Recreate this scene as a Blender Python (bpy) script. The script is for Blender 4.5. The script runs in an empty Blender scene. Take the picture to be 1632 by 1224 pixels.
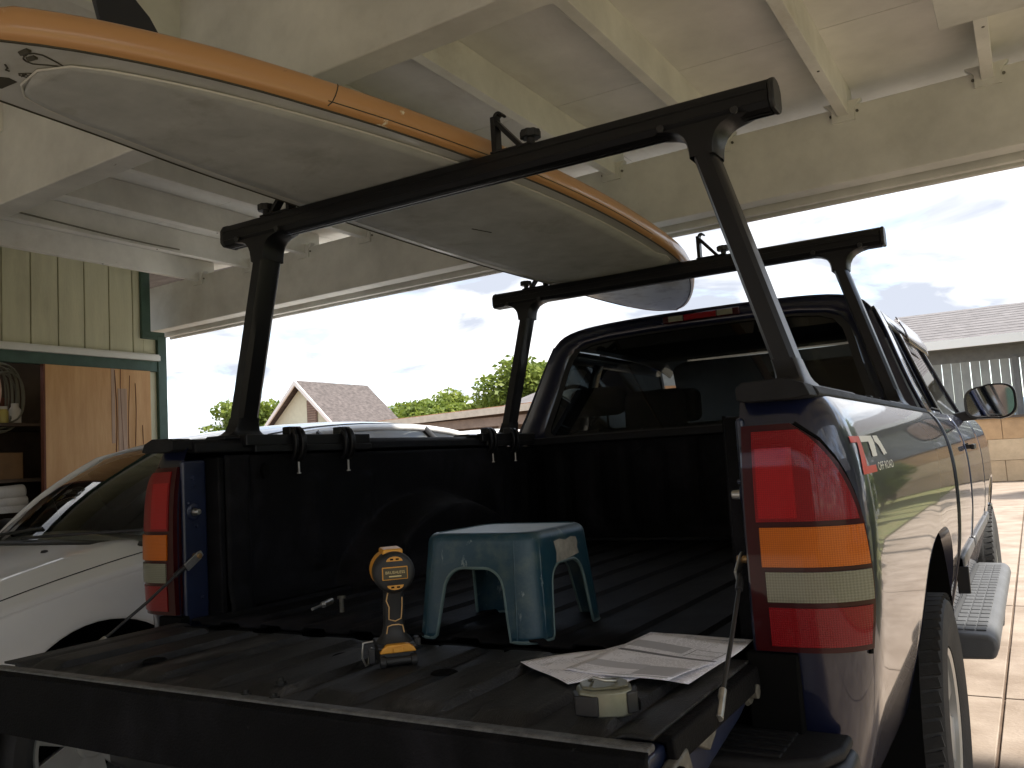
import bpy, bmesh, math, random
from mathutils import Vector, Matrix
random.seed(7)
R = math.radians
PI = math.pi
scene = bpy.context.scene
C = scene.collection

# ------------------------------------------------------------------ camera
cam_d = bpy.data.cameras.new('camera'); cam = bpy.data.objects.new('camera', cam_d); C.objects.link(cam)
cam_d.sensor_fit = 'HORIZONTAL'; cam_d.sensor_width = 36.0; cam_d.lens = 1385.6 / 1632 * 36
cam_d.clip_start = 0.05; cam_d.clip_end = 9000
RT = Vector((0.85628574, 0.51314166, -0.058825)); UP = Vector((0.09603242, -0.04626667, 0.99430235)); FW = Vector((-0.50749632, 0.85705603, 0.08889572))
cam.matrix_world = Matrix(((RT.x, UP.x, -FW.x, 1.2628), (RT.y, UP.y, -FW.y, -1.6096), (RT.z, UP.z, -FW.z, 1.2278), (0, 0, 0, 1)))
scene.camera = cam

# ------------------------------------------------------------------ world: bright broken overcast
SUN_EL, SUN_AZ = 52.0, 76.0          # azimuth from +Y towards +X
w = bpy.data.worlds.new('World'); scene.world = w; w.use_nodes = True
nt = w.node_tree; nt.nodes.clear()
def N(t, nt=nt, **k):
    n = nt.nodes.new(t)
    for a, b in k.items(): setattr(n, a, b)
    return n
sky = N('ShaderNodeTexSky', sky_type='NISHITA', sun_disc=False, sun_elevation=R(SUN_EL), sun_rotation=R(SUN_AZ))
tc = N('ShaderNodeTexCoord'); sep = N('ShaderNodeSeparateXYZ'); nt.links.new(tc.outputs['Generated'], sep.inputs[0])
zz = N('ShaderNodeMath', operation='ADD'); nt.links.new(sep.outputs[2], zz.inputs[0]); zz.inputs[1].default_value = 0.16
zc = N('ShaderNodeMath', operation='MAXIMUM'); nt.links.new(zz.outputs[0], zc.inputs[0]); zc.inputs[1].default_value = 0.08
dx = N('ShaderNodeMath', operation='DIVIDE'); dy = N('ShaderNodeMath', operation='DIVIDE')
nt.links.new(sep.outputs[0], dx.inputs[0]); nt.links.new(zc.outputs[0], dx.inputs[1])
nt.links.new(sep.outputs[1], dy.inputs[0]); nt.links.new(zc.outputs[0], dy.inputs[1])
cmb = N('ShaderNodeCombineXYZ'); nt.links.new(dx.outputs[0], cmb.inputs[0]); nt.links.new(dy.outputs[0], cmb.inputs[1])
n1 = N('ShaderNodeTexNoise'); n1.inputs['Scale'].default_value = 1.15; n1.inputs['Detail'].default_value = 7; n1.inputs['Roughness'].default_value = 0.55
n1.inputs['Distortion'].default_value = 0.4
nt.links.new(cmb.outputs[0], n1.inputs['Vector'])
r1 = N('ShaderNodeValToRGB'); nt.links.new(n1.outputs['Fac'], r1.inputs[0])
r1.color_ramp.elements[0].position = 0.34; r1.color_ramp.elements[0].color = (0, 0, 0, 1)
r1.color_ramp.elements[1].position = 0.50; r1.color_ramp.elements[1].color = (1, 1, 1, 1)
n2 = N('ShaderNodeTexNoise'); n2.inputs['Scale'].default_value = 2.3; n2.inputs['Detail'].default_value = 6; n2.inputs['Distortion'].default_value = 0.6
off = N('ShaderNodeVectorMath', operation='ADD'); off.inputs[1].default_value = (3.7, 1.9, 5); nt.links.new(cmb.outputs[0], off.inputs[0]); nt.links.new(off.outputs[0], n2.inputs['Vector'])
r2 = N('ShaderNodeValToRGB'); nt.links.new(n2.outputs['Fac'], r2.inputs[0])
r2.color_ramp.elements[0].position = 0.40; r2.color_ramp.elements[0].color = (1.36, 1.46, 1.68, 1)
r2.color_ramp.elements[1].position = 0.62; r2.color_ramp.elements[1].color = (3.3, 3.3, 3.3, 1)
mx = N('ShaderNodeMix', data_type='RGBA'); nt.links.new(r1.outputs[0], mx.inputs[0]); nt.links.new(sky.outputs[0], mx.inputs[6]); nt.links.new(r2.outputs[0], mx.inputs[7])
bg = N('ShaderNodeBackground'); nt.links.new(mx.outputs[2], bg.inputs[0]); bg.inputs[1].default_value = 0.12
wo = N('ShaderNodeOutputWorld'); nt.links.new(bg.outputs[0], wo.inputs[0])

sd = bpy.data.lights.new('sun', 'SUN'); sd.energy = 2.2; sd.angle = R(4); sd.color = (1, 0.95, 0.86)
so = bpy.data.objects.new('sun', sd); C.objects.link(so)
sv = Vector((math.sin(R(SUN_AZ)) * math.cos(R(SUN_EL)), math.cos(R(SUN_AZ)) * math.cos(R(SUN_EL)), math.sin(R(SUN_EL))))
so.rotation_euler = sv.to_track_quat('Z', 'Y').to_euler(); so.location = (14, 4, 20)
vs = scene.view_settings; vs.view_transform = 'Standard'; vs.look = 'None'; vs.gamma = 1; vs.exposure = 2.2; vs.use_curve_mapping = False
scene.cycles.max_bounces = 12; scene.cycles.diffuse_bounces = 7; scene.cycles.glossy_bounces = 5; scene.cycles.transparent_max_bounces = 12
scene.cycles.sample_clamp_indirect = 6.0
scene.cycles.use_denoising = True

# ------------------------------------------------------------------ materials
MATS = {}
def mat(name, col, rough=0.6, metal=0.0, coat=0.0, spec=0.5, var=0.0, vscale=6.0, col2=None, bump=0.0, bscale=60.0, thresh=None, stretch=None, trans=0.0, emit=None, alpha=1.0):
    """plain procedural material: base colour with a noise-mixed second colour and a fine bump"""
    if name in MATS: return MATS[name]
    m = bpy.data.materials.new(name); m.use_nodes = True; t = m.node_tree; b = t.nodes['Principled BSDF']
    b.inputs['Base Color'].default_value = (*col, 1); b.inputs['Roughness'].default_value = rough; b.inputs['Metallic'].default_value = metal
    b.inputs['Coat Weight'].default_value = coat; b.inputs['Coat Roughness'].default_value = 0.03; b.inputs['Specular IOR Level'].default_value = spec
    b.inputs['Transmission Weight'].default_value = trans
    if alpha < 1: b.inputs['Alpha'].default_value = alpha
    vec = None
    if var or bump:
        tcn = t.nodes.new('ShaderNodeTexCoord'); vec = tcn.outputs['Object']
        if stretch:
            mp = t.nodes.new('ShaderNodeMapping'); mp.inputs['Scale'].default_value = stretch; t.links.new(vec, mp.inputs[0]); vec = mp.outputs[0]
    if var:
        n = t.nodes.new('ShaderNodeTexNoise'); n.inputs['Scale'].default_value = vscale; n.inputs['Detail'].default_value = 8; n.inputs['Roughness'].default_value = 0.62
        t.links.new(vec, n.inputs['Vector'])
        rp = t.nodes.new('ShaderNodeValToRGB'); lo, hi = thresh or (0.35, 0.68)
        rp.color_ramp.elements[0].position = lo; rp.color_ramp.elements[1].position = hi
        c2 = col2 or tuple(c * (1 - var) for c in col)
        rp.color_ramp.elements[0].color = (*c2, 1); rp.color_ramp.elements[1].color = (*col, 1)
        t.links.new(n.outputs['Fac'], rp.inputs[0]); t.links.new(rp.outputs[0], b.inputs['Base Color'])
        mr = t.nodes.new('ShaderNodeMapRange'); mr.inputs[3].default_value = min(1, rough * 1.15); mr.inputs[4].default_value = rough * 0.85
        t.links.new(n.outputs['Fac'], mr.inputs[0]); t.links.new(mr.outputs[0], b.inputs['Roughness'])
    if bump:
        n = t.nodes.new('ShaderNodeTexNoise'); n.inputs['Scale'].default_value = bscale; n.inputs['Detail'].default_value = 4
        t.links.new(vec, n.inputs['Vector'])
        bp = t.nodes.new('ShaderNodeBump'); bp.inputs['Strength'].default_value = bump; bp.inputs['Distance'].default_value = 0.01
        t.links.new(n.outputs['Fac'], bp.inputs['Height']); t.links.new(bp.outputs[0], b.inputs['Normal'])
    MATS[name] = m; return m

def glass(name, tint, refl=0.9, rough=0.02):
    """thin pane: tinted see-through with fresnel reflection"""
    if name in MATS: return MATS[name]
    m = bpy.data.materials.new(name); m.use_nodes = True; t = m.node_tree; t.nodes.clear()
    o = t.nodes.new('ShaderNodeOutputMaterial'); tr = t.nodes.new('ShaderNodeBsdfTransparent'); gl = t.nodes.new('ShaderNodeBsdfGlossy')
    tr.inputs[0].default_value = (*tint, 1); gl.inputs['Roughness'].default_value = rough; gl.inputs[0].default_value = (refl, refl, refl, 1)
    fr = t.nodes.new('ShaderNodeFresnel'); fr.inputs[0].default_value = 1.45; mi = t.nodes.new('ShaderNodeMixShader')
    t.links.new(fr.outputs[0], mi.inputs[0]); t.links.new(tr.outputs[0], mi.inputs[1]); t.links.new(gl.outputs[0], mi.inputs[2]); t.links.new(mi.outputs[0], o.inputs[0])
    MATS[name] = m; return m

def lens_mat(name, col, cell=260.0):
    """moulded lamp plastic with a fine prism grid under a clear coat"""
    m = bpy.data.materials.new(name); m.use_nodes = True; t = m.node_tree; b = t.nodes['Principled BSDF']
    b.inputs['Roughness'].default_value = 0.4; b.inputs['Specular IOR Level'].default_value = .15; b.inputs['Coat Weight'].default_value = .4; b.inputs['Coat Roughness'].default_value = 0.06
    tcn = t.nodes.new('ShaderNodeTexCoord')
    sx = t.nodes.new('ShaderNodeSeparateXYZ'); t.links.new(tcn.outputs['Object'], sx.inputs[0])
    hs = []
    for k in (0, 2):
        mu = t.nodes.new('ShaderNodeMath'); mu.operation = 'MULTIPLY'; mu.inputs[1].default_value = cell * 6.283; t.links.new(sx.outputs[k], mu.inputs[0])
        s = t.nodes.new('ShaderNodeMath'); s.operation = 'SINE'; t.links.new(mu.outputs[0], s.inputs[0]); hs.append(s)
    ad = t.nodes.new('ShaderNodeMath'); ad.operation = 'ADD'; t.links.new(hs[0].outputs[0], ad.inputs[0]); t.links.new(hs[1].outputs[0], ad.inputs[1])
    rp = t.nodes.new('ShaderNodeValToRGB'); rp.color_ramp.elements[0].position = 0.1; rp.color_ramp.elements[1].position = 0.9
    rp.color_ramp.elements[0].color = (*[c * 0.7 for c in col], 1); rp.color_ramp.elements[1].color = (*col, 1)
    mr = t.nodes.new('ShaderNodeMapRange'); mr.inputs[1].default_value = -2; mr.inputs[2].default_value = 2; t.links.new(ad.outputs[0], mr.inputs[0])
    t.links.new(mr.outputs[0], rp.inputs[0]); t.links.new(rp.outputs[0], b.inputs['Base Color'])
    bp = t.nodes.new('ShaderNodeBump'); bp.inputs['Strength'].default_value = 0.25; bp.inputs['Distance'].default_value = 0.001
    t.links.new(ad.outputs[0], bp.inputs['Height']); t.links.new(bp.outputs[0], b.inputs['Normal'])
    MATS[name] = m; return m

M = {}
M['cream'] = mat('cream_paint', (.75, .745, .70), .75, var=.28, vscale=2.6, bump=.12, bscale=35)
M['ceil'] = mat('ceiling_paint', (.80, .79, .74), .8, var=.22, vscale=2.2, bump=.08, bscale=25)
M['whitewood'] = mat('white_wood_paint', (.80, .79, .74), .7, var=.2, vscale=4, bump=.15, bscale=40)
M['siding'] = mat('siding_paint', (.62, .60, .42), .75, var=.15, vscale=5, bump=.15, bscale=50, stretch=(1, 3, .4))
M['green'] = mat('green_trim_paint', (.05, .10, .072), .55, var=.25, vscale=9, bump=.08)
M['moulding'] = mat('white_moulding', (.75, .74, .68), .5, var=.1)
M['plywood'] = mat('plywood', (.64, .37, .155), .65, var=.3, vscale=3.2, col2=(.53, .28, .105), stretch=(1, 5, .7), bump=.12, bscale=30)
M['plyedge'] = mat('plywood_edge', (.16, .05, .025), .8, var=.3)
M['repair'] = mat('bare_wood', (.50, .33, .22), .75, var=.3, stretch=(1, 8, .5))
M['navy'] = mat('navy_car_paint', (.004, .006, .022), .3, coat=.8, spec=.25)
M['navydull'] = mat('navy_jamb_paint', (.008, .014, .042), .4, coat=.3, var=.35, vscale=14, bump=.04)
M['cap'] = mat('black_trim_plastic', (.012, .012, .013), .6, spec=.2, bump=.15, bscale=300, var=.25, vscale=20)
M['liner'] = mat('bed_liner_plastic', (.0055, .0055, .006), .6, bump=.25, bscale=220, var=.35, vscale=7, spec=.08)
M['lineg'] = mat('dusty_liner_plastic', (.030, .0295, .029), .5, bump=.35, bscale=180, var=.55, vscale=9, spec=.32, col2=(.009, .009, .009), stretch=(3, .8, 1), thresh=(.3, .75))
M['rackblk'] = mat('black_powder_coat', (.008, .008, .009), .36, spec=.3, bump=.06, bscale=400)
M['rubber'] = mat('tyre_rubber', (.026, .025, .024), .75, bump=.15, bscale=120, var=.3)
M['blk'] = mat('black_plastic', (.012, .012, .013), .45)
M['void'] = mat('underbody_black', (.005, .005, .005), .95, spec=.05)
M['steel'] = mat('zinc_steel', (.55, .54, .50), .35, metal=.9, var=.3, vscale=40)
M['chrome'] = mat('bright_alloy', (.62, .62, .62), .22, metal=.95)
M['alloy'] = mat('silver_wheel_paint', (.52, .52, .50), .35, metal=.6, var=.12)
M['dirty'] = mat('dirty_latch_metal', (.20, .19, .16), .55, metal=.5, var=.6, vscale=30)
M['lensred'] = lens_mat('red_lens', (.20, .001, .004))
M['lensredbright'] = lens_mat('bright_red_lens', (.34, .003, .006))
M['lensamber'] = lens_mat('amber_lens', (.50, .115, .004))
M['lensclear'] = lens_mat('clear_lens', (.20, .195, .14), 200)
M['lensdark'] = mat('dark_red_housing', (.030, .001, .002), .35, spec=.15, coat=.25)
M['glassrear'] = glass('privacy_glass', (.20, .225, .22), .85)
M['glassside'] = glass('dark_side_glass', (.12, .13, .14), .85)
M['glass'] = glass('window_glass', (.80, .86, .83), .9)
M['mirror'] = mat('mirror_silver', (.75, .78, .8), .03, metal=1)
M['cloth'] = mat('dark_seat_cloth', (.006, .006, .008), .9)
M['white_car'] = mat('white_car_paint', (.74, .73, .71), .3, coat=.8, var=.05)
M['stepgrey'] = mat('grey_running_board', (.10, .102, .106), .6, bump=.12, bscale=200, var=.2)
M['mould'] = mat('grey_body_moulding', (.08, .08, .085), .45)
M['deck'] = mat('board_deck', (.60, .60, .565), .45, var=.18, vscale=4, coat=.2)
M['pad'] = mat('board_pad', (.52, .525, .50), .8, var=.22, vscale=7, bump=.1, bscale=300)
M['padline'] = mat('pad_outline', (.66, .64, .58), .6, var=.2)
M['orange'] = mat('orange_rail', (.47, .245, .10), .35, var=.9, vscale=9, col2=(.74, .66, .50), thresh=(.335, .36), coat=.35)
M['nose'] = mat('scuffed_nose', (.52, .50, .46), .4, var=.5, vscale=12, col2=(.25, .21, .17), coat=.3, thresh=(.3, .5))
M['fin'] = mat('black_fin', (.018, .02, .028), .3)
M['mark'] = mat('dark_print', (.05, .045, .03), .7)
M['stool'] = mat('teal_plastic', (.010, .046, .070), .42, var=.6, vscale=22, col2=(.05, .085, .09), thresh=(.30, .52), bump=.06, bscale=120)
M['stooltop'] = mat('worn_sheen_stool_top', (.13, .20, .22), .45, var=.5, vscale=26, col2=(.25, .29, .28), bump=.06, bscale=200)  # scuffed plastic, its colour also lightened for sky reflected along the top
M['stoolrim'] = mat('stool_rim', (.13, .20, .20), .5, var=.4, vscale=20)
M['sticker'] = mat('peeled_sticker', (.38, .36, .31), .85, var=.4, vscale=30)
M['yellow'] = mat('tool_yellow', (.72, .33, .035), .4, var=.15, vscale=30)
M['toolblk'] = mat('tool_black_rubber', (.014, .014, .014), .55, bump=.1, bscale=400)
M['tape'] = mat('tape_case', (.24, .24, .18), .32, metal=.35, var=.25, vscale=30)
M['concrete'] = mat('driveway_concrete', (.34, .275, .22), .85, var=.35, vscale=2.6, col2=(.21, .16, .12), bump=.25, bscale=60)
M['floor'] = mat('carport_concrete', (.42, .38, .33), .85, var=.3, vscale=2.5, bump=.2, bscale=60)
M['dirt'] = mat('ground_soil', (.22, .17, .12), .95, var=.4, vscale=1.5, bump=.4, bscale=20)
M['shingle'] = mat('asphalt_shingle', (.115, .095, .09), .9, var=.55, vscale=5, stretch=(.5, 1, 3), bump=.4, bscale=40)
M['shingle2'] = mat('grey_shingle', (.20, .185, .185), .9, var=.5, vscale=9, stretch=(.35, 1, 3), bump=.4, bscale=40)
M['tanwall'] = mat('tan_block_wall', (.60, .42, .26), .9, var=.25, vscale=3, bump=.3, bscale=30)
M['slat'] = mat('grey_slat_paint', (.30, .31, .30), .7, var=.2, vscale=3)
M['greytrim'] = mat('grey_beam_paint', (.16, .16, .16), .7, var=.2)
M['fascia'] = mat('white_fascia', (.78, .77, .74), .6)
M['palewall'] = mat('pale_yellow_wall', (.66, .68, .52), .8, var=.1)
M['brownwall'] = mat('brown_board_wall', (.22, .155, .12), .8, var=.3, vscale=3, stretch=(4, 1, .4))
M['browntrim'] = mat('brown_trim', (.30, .22, .17), .75, var=.25)
M['rust'] = mat('rust_roof', (.42, .20, .10), .8, var=.4, vscale=8)
M['leaf'] = mat('leaf_green', (.24, .285, .045), .6, var=.6, vscale=1.3, col2=(.11, .165, .03))
def leaf_mat(m):
    t = m.node_tree; b = t.nodes['Principled BSDF']; o = t.nodes['Material Output']; tl_ = t.nodes.new('ShaderNodeBsdfTranslucent'); mi = t.nodes.new('ShaderNodeMixShader'); mi.inputs[0].default_value = .42
    src = b.inputs['Base Color'].links[0].from_socket; t.links.new(src, tl_.inputs[0]); t.links.new(b.outputs[0], mi.inputs[1]); t.links.new(tl_.outputs[0], mi.inputs[2]); t.links.new(mi.outputs[0], o.inputs[0])
leaf_mat(M['leaf'])
M['bark'] = mat('bark', (.10, .075, .05), .9, var=.4, bump=.4, bscale=20)
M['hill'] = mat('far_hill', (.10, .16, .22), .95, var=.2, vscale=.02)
M['box'] = mat('cardboard', (.20, .11, .045), .85, var=.25)
M['foam'] = mat('white_foam', (.62, .58, .52), .8, var=.15, bump=.2)
M['cable'] = mat('grey_cable', (.16, .15, .11), .6)
M['pinkcable'] = mat('pink_cable', (.55, .36, .26), .6)
M['jar'] = mat('yellow_jar', (.42, .34, .08), .4)
M['winglass'] = mat('house_window', (.04, .07, .09), .08, coat=.5)

def wear(key, col, scale, lo, hi, amt=1.0, stretch=(1, 1, 1), seed=0.0):
    """blend a second stain or dust colour over a material where a noise passes its threshold"""
    m = M[key]; t = m.node_tree; b = t.nodes['Principled BSDF']; inp = b.inputs['Base Color']
    tcn = t.nodes.new('ShaderNodeTexCoord'); mp = t.nodes.new('ShaderNodeMapping'); mp.inputs['Scale'].default_value = stretch; mp.inputs['Location'].default_value = (seed, seed * 1.7, seed * .6)
    t.links.new(tcn.outputs['Object'], mp.inputs[0]); n = t.nodes.new('ShaderNodeTexNoise'); n.inputs['Scale'].default_value = scale; n.inputs['Detail'].default_value = 9; n.inputs['Roughness'].default_value = .68; n.inputs['Distortion'].default_value = .5
    t.links.new(mp.outputs[0], n.inputs['Vector']); mr = t.nodes.new('ShaderNodeMapRange'); mr.inputs[1].default_value = lo; mr.inputs[2].default_value = hi; mr.inputs[3].default_value = 0; mr.inputs[4].default_value = amt
    t.links.new(n.outputs['Fac'], mr.inputs[0]); mi = t.nodes.new('ShaderNodeMix'); mi.data_type = 'RGBA'; mi.inputs[7].default_value = (*col, 1)
    if inp.links: t.links.new(inp.links[0].from_socket, mi.inputs[6])
    else: mi.inputs[6].default_value = inp.default_value
    t.links.new(mr.outputs[0], mi.inputs[0]); t.links.new(mi.outputs[2], inp)
wear('lineg', (.13, .125, .12), 4, .56, .72, .7, (2.2, .7, 1), 3)
wear('lineg', (.20, .19, .18), 42, .66, .72, .8, (1, .5, 1), 1)
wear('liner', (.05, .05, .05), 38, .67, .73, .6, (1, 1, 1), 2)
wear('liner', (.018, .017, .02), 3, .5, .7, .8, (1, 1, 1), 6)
wear('cream', (.34, .29, .21), 1.1, .55, .78, .45, (1, 1, 1), 2)
wear('cream', (.22, .18, .13), 26, .70, .74, .7, (1, 1, 1), 5)
wear('ceil', (.42, .36, .27), 1.4, .53, .76, .5, (1, .5, 1), 4)
wear('whitewood', (.42, .36, .28), 3, .58, .76, .5, (1, .3, 1), 4)
wear('whitewood', (.22, .18, .13), 30, .71, .75, .7, (1, .6, 1), 8)
wear('siding', (.36, .33, .22), 3, .55, .75, .5, (1, 1, .3), 1)
wear('stool', (.22, .27, .27), 34, .62, .68, .7, (1, 1, .6), 3)
wear('stooltop', (.05, .12, .14), 30, .6, .7, .7, (1, 1, 1), 3)
wear('concrete', (.15, .105, .075), 1.3, .55, .74, .6, (1, 1, 1), 3)
wear('concrete', (.09, .065, .05), 16, .68, .74, .7, (1, 1, 1), 7)
wear('slat', (.36, .36, .33), 2, .5, .75, .6, (1, 1, .3), 2)
wear('rackblk', (.05, .05, .05), 60, .68, .74, .5, (1, 1, 1), 2)
wear('deck', (.30, .27, .21), 3, .56, .76, .5, (1, 1, 1), 2)
wear('pad', (.26, .245, .20), 6, .56, .74, .6, (1, 1, 1), 2)
wear('orange', (.20, .09, .03), 34, .69, .72, .8, (1, .6, 1), 4)
def paper_mat(name, bars, seed):
    m = bpy.data.materials.new(name); m.use_nodes = True; t = m.node_tree; b = t.nodes['Principled BSDF']; b.inputs['Roughness'].default_value = .8
    tcn = t.nodes.new('ShaderNodeTexCoord'); sx = t.nodes.new('ShaderNodeSeparateXYZ'); t.links.new(tcn.outputs['Object'], sx.inputs[0])
    def math_(op, a, bb=None):
        n = t.nodes.new('ShaderNodeMath'); n.operation = op
        for i, q in enumerate((a, bb)):
            if q is None: continue
            if isinstance(q, (int, float)): n.inputs[i].default_value = q
            else: t.links.new(q, n.inputs[i])
        return n.outputs[0]
    X_, Y_ = sx.outputs[0], sx.outputs[1]
    # lines of small print: rows along x, broken into words by stretched noise
    row = math_('LESS_THAN', math_('FRACT', math_('MULTIPLY', Y_, 190.0)), .42)
    mp = t.nodes.new('ShaderNodeMapping'); mp.inputs['Scale'].default_value = (420, 190, 1); mp.inputs['Location'].default_value = (seed, 0, 0); t.links.new(tcn.outputs['Object'], mp.inputs[0])
    sn = t.nodes.new('ShaderNodeVectorMath'); sn.operation = 'FLOOR'; t.links.new(mp.outputs[0], sn.inputs[0])
    wn = t.nodes.new('ShaderNodeTexWhiteNoise'); wn.noise_dimensions = '2D'; t.links.new(sn.outputs[0], wn.inputs[0])
    word = math_('GREATER_THAN', wn.outputs[0], .35)
    blk = t.nodes.new('ShaderNodeTexNoise'); blk.inputs['Scale'].default_value = 14; t.links.new(tcn.outputs['Object'], blk.inputs['Vector'])
    para = math_('GREATER_THAN', blk.outputs[0], .45)
    ink = math_('MULTIPLY', math_('MULTIPLY', row, word), math_('MULTIPLY', para, .34))
    for (x0, x1, y0, y1, k) in bars:
        a = math_('MULTIPLY', math_('GREATER_THAN', X_, x0), math_('LESS_THAN', X_, x1)); c = math_('MULTIPLY', math_('GREATER_THAN', Y_, y0), math_('LESS_THAN', Y_, y1))
        ink = math_('MAXIMUM', ink, math_('MULTIPLY', math_('MULTIPLY', a, c), k))
    mi = t.nodes.new('ShaderNodeMix'); mi.data_type = 'RGBA'; mi.inputs[6].default_value = (.84, .83, .88, 1); mi.inputs[7].default_value = (.05, .05, .06, 1)
    t.links.new(ink, mi.inputs[0]); t.links.new(mi.outputs[2], b.inputs['Base Color'])
    return m

# ------------------------------------------------------------------ mesh helpers
class MB:
    def __init__(s): s.v = []; s.f = []
    def add(s, v, f):
        o = len(s.v); s.v += [Vector(p) for p in v]; s.f += [tuple(i + o for i in q) for q in f]; return s
    def box(s, c, d, rz=0.0, m=None):
        hx, hy, hz = d[0] / 2, d[1] / 2, d[2] / 2
        v = [Vector((x, y, z)) for x in (-hx, hx) for y in (-hy, hy) for z in (-hz, hz)]
        if rz: v = [Matrix.Rotation(rz, 3, 'Z') @ p for p in v]
        if m is not None: v = [m @ p for p in v]
        v = [p + Vector(c) for p in v]
        return s.add(v, [(0, 1, 3, 2), (4, 6, 7, 5), (0, 4, 5, 1), (2, 3, 7, 6), (0, 2, 6, 4), (1, 5, 7, 3)])
    def bx(s, x0, x1, y0, y1, z0, z1): return s.box(((x0 + x1) / 2, (y0 + y1) / 2, (z0 + z1) / 2), (abs(x1 - x0), abs(y1 - y0), abs(z1 - z0)))
    def prism(s, poly, axis, a, b):
        def P(p, k):
            if axis == 'x': return (k, p[0], p[1])
            if axis == 'y': return (p[0], k, p[1])
            return (p[0], p[1], k)
        n = len(poly); v = [P(p, a) for p in poly] + [P(p, b) for p in poly]
        f = [tuple(range(n)), tuple(range(2 * n - 1, n - 1, -1))] + [(i, (i + 1) % n, n + (i + 1) % n, n + i) for i in range(n)]
        return s.add(v, f)
    def cyl(s, p0, p1, r0, r1=None, n=16, caps=True):
        r1 = r0 if r1 is None else r1; p0 = Vector(p0); p1 = Vector(p1); d = (p1 - p0).normalized()
        u = d.orthogonal().normalized(); q = d.cross(u); v = []
        for p, r in ((p0, r0), (p1, r1)):
            v += [p + r * (math.cos(2 * PI * i / n) * u + math.sin(2 * PI * i / n) * q) for i in range(n)]
        f = [(i, (i + 1) % n, n + (i + 1) % n, n + i) for i in range(n)]
        if caps: f += [tuple(range(n - 1, -1, -1)), tuple(range(n, 2 * n))]
        return s.add(v, f)
    def tube(s, pts, r, n=8, closed=False, rs=None):
        pts = [Vector(p) for p in pts]; k = len(pts); v = []; f = []
        prev = None
        for i, p in enumerate(pts):
            a = pts[(i - 1) % k] if (closed or i) else p; b = pts[(i + 1) % k] if (closed or i < k - 1) else p
            d = (b - a).normalized()
            u = d.orthogonal().normalized() if prev is None else (prev - d * prev.dot(d)).normalized()
            prev = u; q = d.cross(u); rr = rs[i] if rs else r
            v += [p + rr * (math.cos(2 * PI * j / n) * u + math.sin(2 * PI * j / n) * q) for j in range(n)]
        for i in range(k if closed else k - 1):
            for j in range(n):
                a = i * n; b = ((i + 1) % k) * n; f.append((a + j, a + (j + 1) % n, b + (j + 1) % n, b + j))
        if not closed: f += [tuple(range(n - 1, -1, -1)), tuple(range((k - 1) * n, k * n))]
        return s.add(v, f)
    def lathe(s, prof, o, axis, n=32):
        """prof: (radius, distance along axis) pairs"""
        d = Vector(axis).normalized(); u = d.orthogonal().normalized(); q = d.cross(u); o = Vector(o); v = []; f = []; k = len(prof)
        for i in range(n):
            c = math.cos(2 * PI * i / n) * u + math.sin(2 * PI * i / n) * q
            v += [o + d * h + c * r for r, h in prof]
        for i in range(n):
            for j in range(k - 1):
                a = i * k + j; b = ((i + 1) % n) * k + j; f.append((a, a + 1, b + 1, b))
        return s.add(v, f)
    def grid(s, fn, us, vs_, cu=False):
        nu, nv = len(us), len(vs_); v = [fn(u, t) for u in us for t in vs_]; f = []
        for i in range(nu if cu else nu - 1):
            for j in range(nv - 1):
                a = i * nv + j; b = ((i + 1) % nu) * nv + j; f.append((a, b, b + 1, a + 1))
        return s.add(v, f)
    def xf(s, m):
        s.v = [m @ p for p in s.v]; return s
    def build(s, name, material, parent=None, smooth=None, bevel=0.0, seg=2, solid=0.0, weld=False, subd=0):
        me = bpy.data.meshes.new(name); o = bpy.data.objects.new(name, me); C.objects.link(o)
        root = parent; L = Vector((0, 0, 0))
        while root is not None: L = L + root.location; root = root.parent
        if parent is None:
            xs = [p.x for p in s.v]; ys = [p.y for p in s.v]; zs = [p.z for p in s.v]
            L = Vector(((min(xs) + max(xs)) / 2, (min(ys) + max(ys)) / 2, min(zs))); o.location = L
        else: o.parent = parent
        me.from_pydata([p - L for p in s.v], [], s.f)
        bm = bmesh.new(); bm.from_mesh(me)
        if weld: bmesh.ops.remove_doubles(bm, verts=bm.verts, dist=1e-5)
        bmesh.ops.recalc_face_normals(bm, faces=bm.faces); bm.to_mesh(me); bm.free()
        me.materials.append(M[material] if isinstance(material, str) else material)
        if smooth is not None:
            me.polygons.foreach_set('use_smooth', [True] * len(me.polygons)); me.set_sharp_from_angle(angle=R(smooth))
        if solid:
            md = o.modifiers.new('s', 'SOLIDIFY'); md.thickness = solid; md.offset = 0
        if bevel:
            md = o.modifiers.new('b', 'BEVEL'); md.width = bevel; md.segments = seg; md.limit_method = 'ANGLE'; md.angle_limit = R(35)
            if smooth is None:
                me.polygons.foreach_set('use_smooth', [True] * len(me.polygons)); me.set_sharp_from_angle(angle=R(180)); md.harden_normals = True
        if subd:
            md = o.modifiers.new('d', 'SUBSURF'); md.levels = md.render_levels = subd
        return o
def thing(name, label, cat, loc=(0, 0, 0), group=None):
    o = bpy.data.objects.new(name, None); C.objects.link(o); o.location = loc; o.empty_display_size = .1
    return tag(o, label, cat, group)
def tag(o, label=None, cat=None, group=None, kind=None):
    if label: o['label'] = label
    if cat: o['category'] = cat
    if group: o['group'] = group
    if kind: o['kind'] = kind
    return o
def copy_tree(o, parent=None):
    c = o.copy(); C.objects.link(c); c.parent = parent
    for ch in o.children: copy_tree(ch, c)
    return c
def lin(a, b, n): return [a + (b - a) * i / (n - 1) for i in range(n)]
def interp(tab, x):
    if x <= tab[0][0]: return tab[0][1]
    for (a, p), (b, q) in zip(tab, tab[1:]):
        if x <= b:
            t = (x - a) / (b - a); return p + (q - p) * t
    return tab[-1][1]
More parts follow.
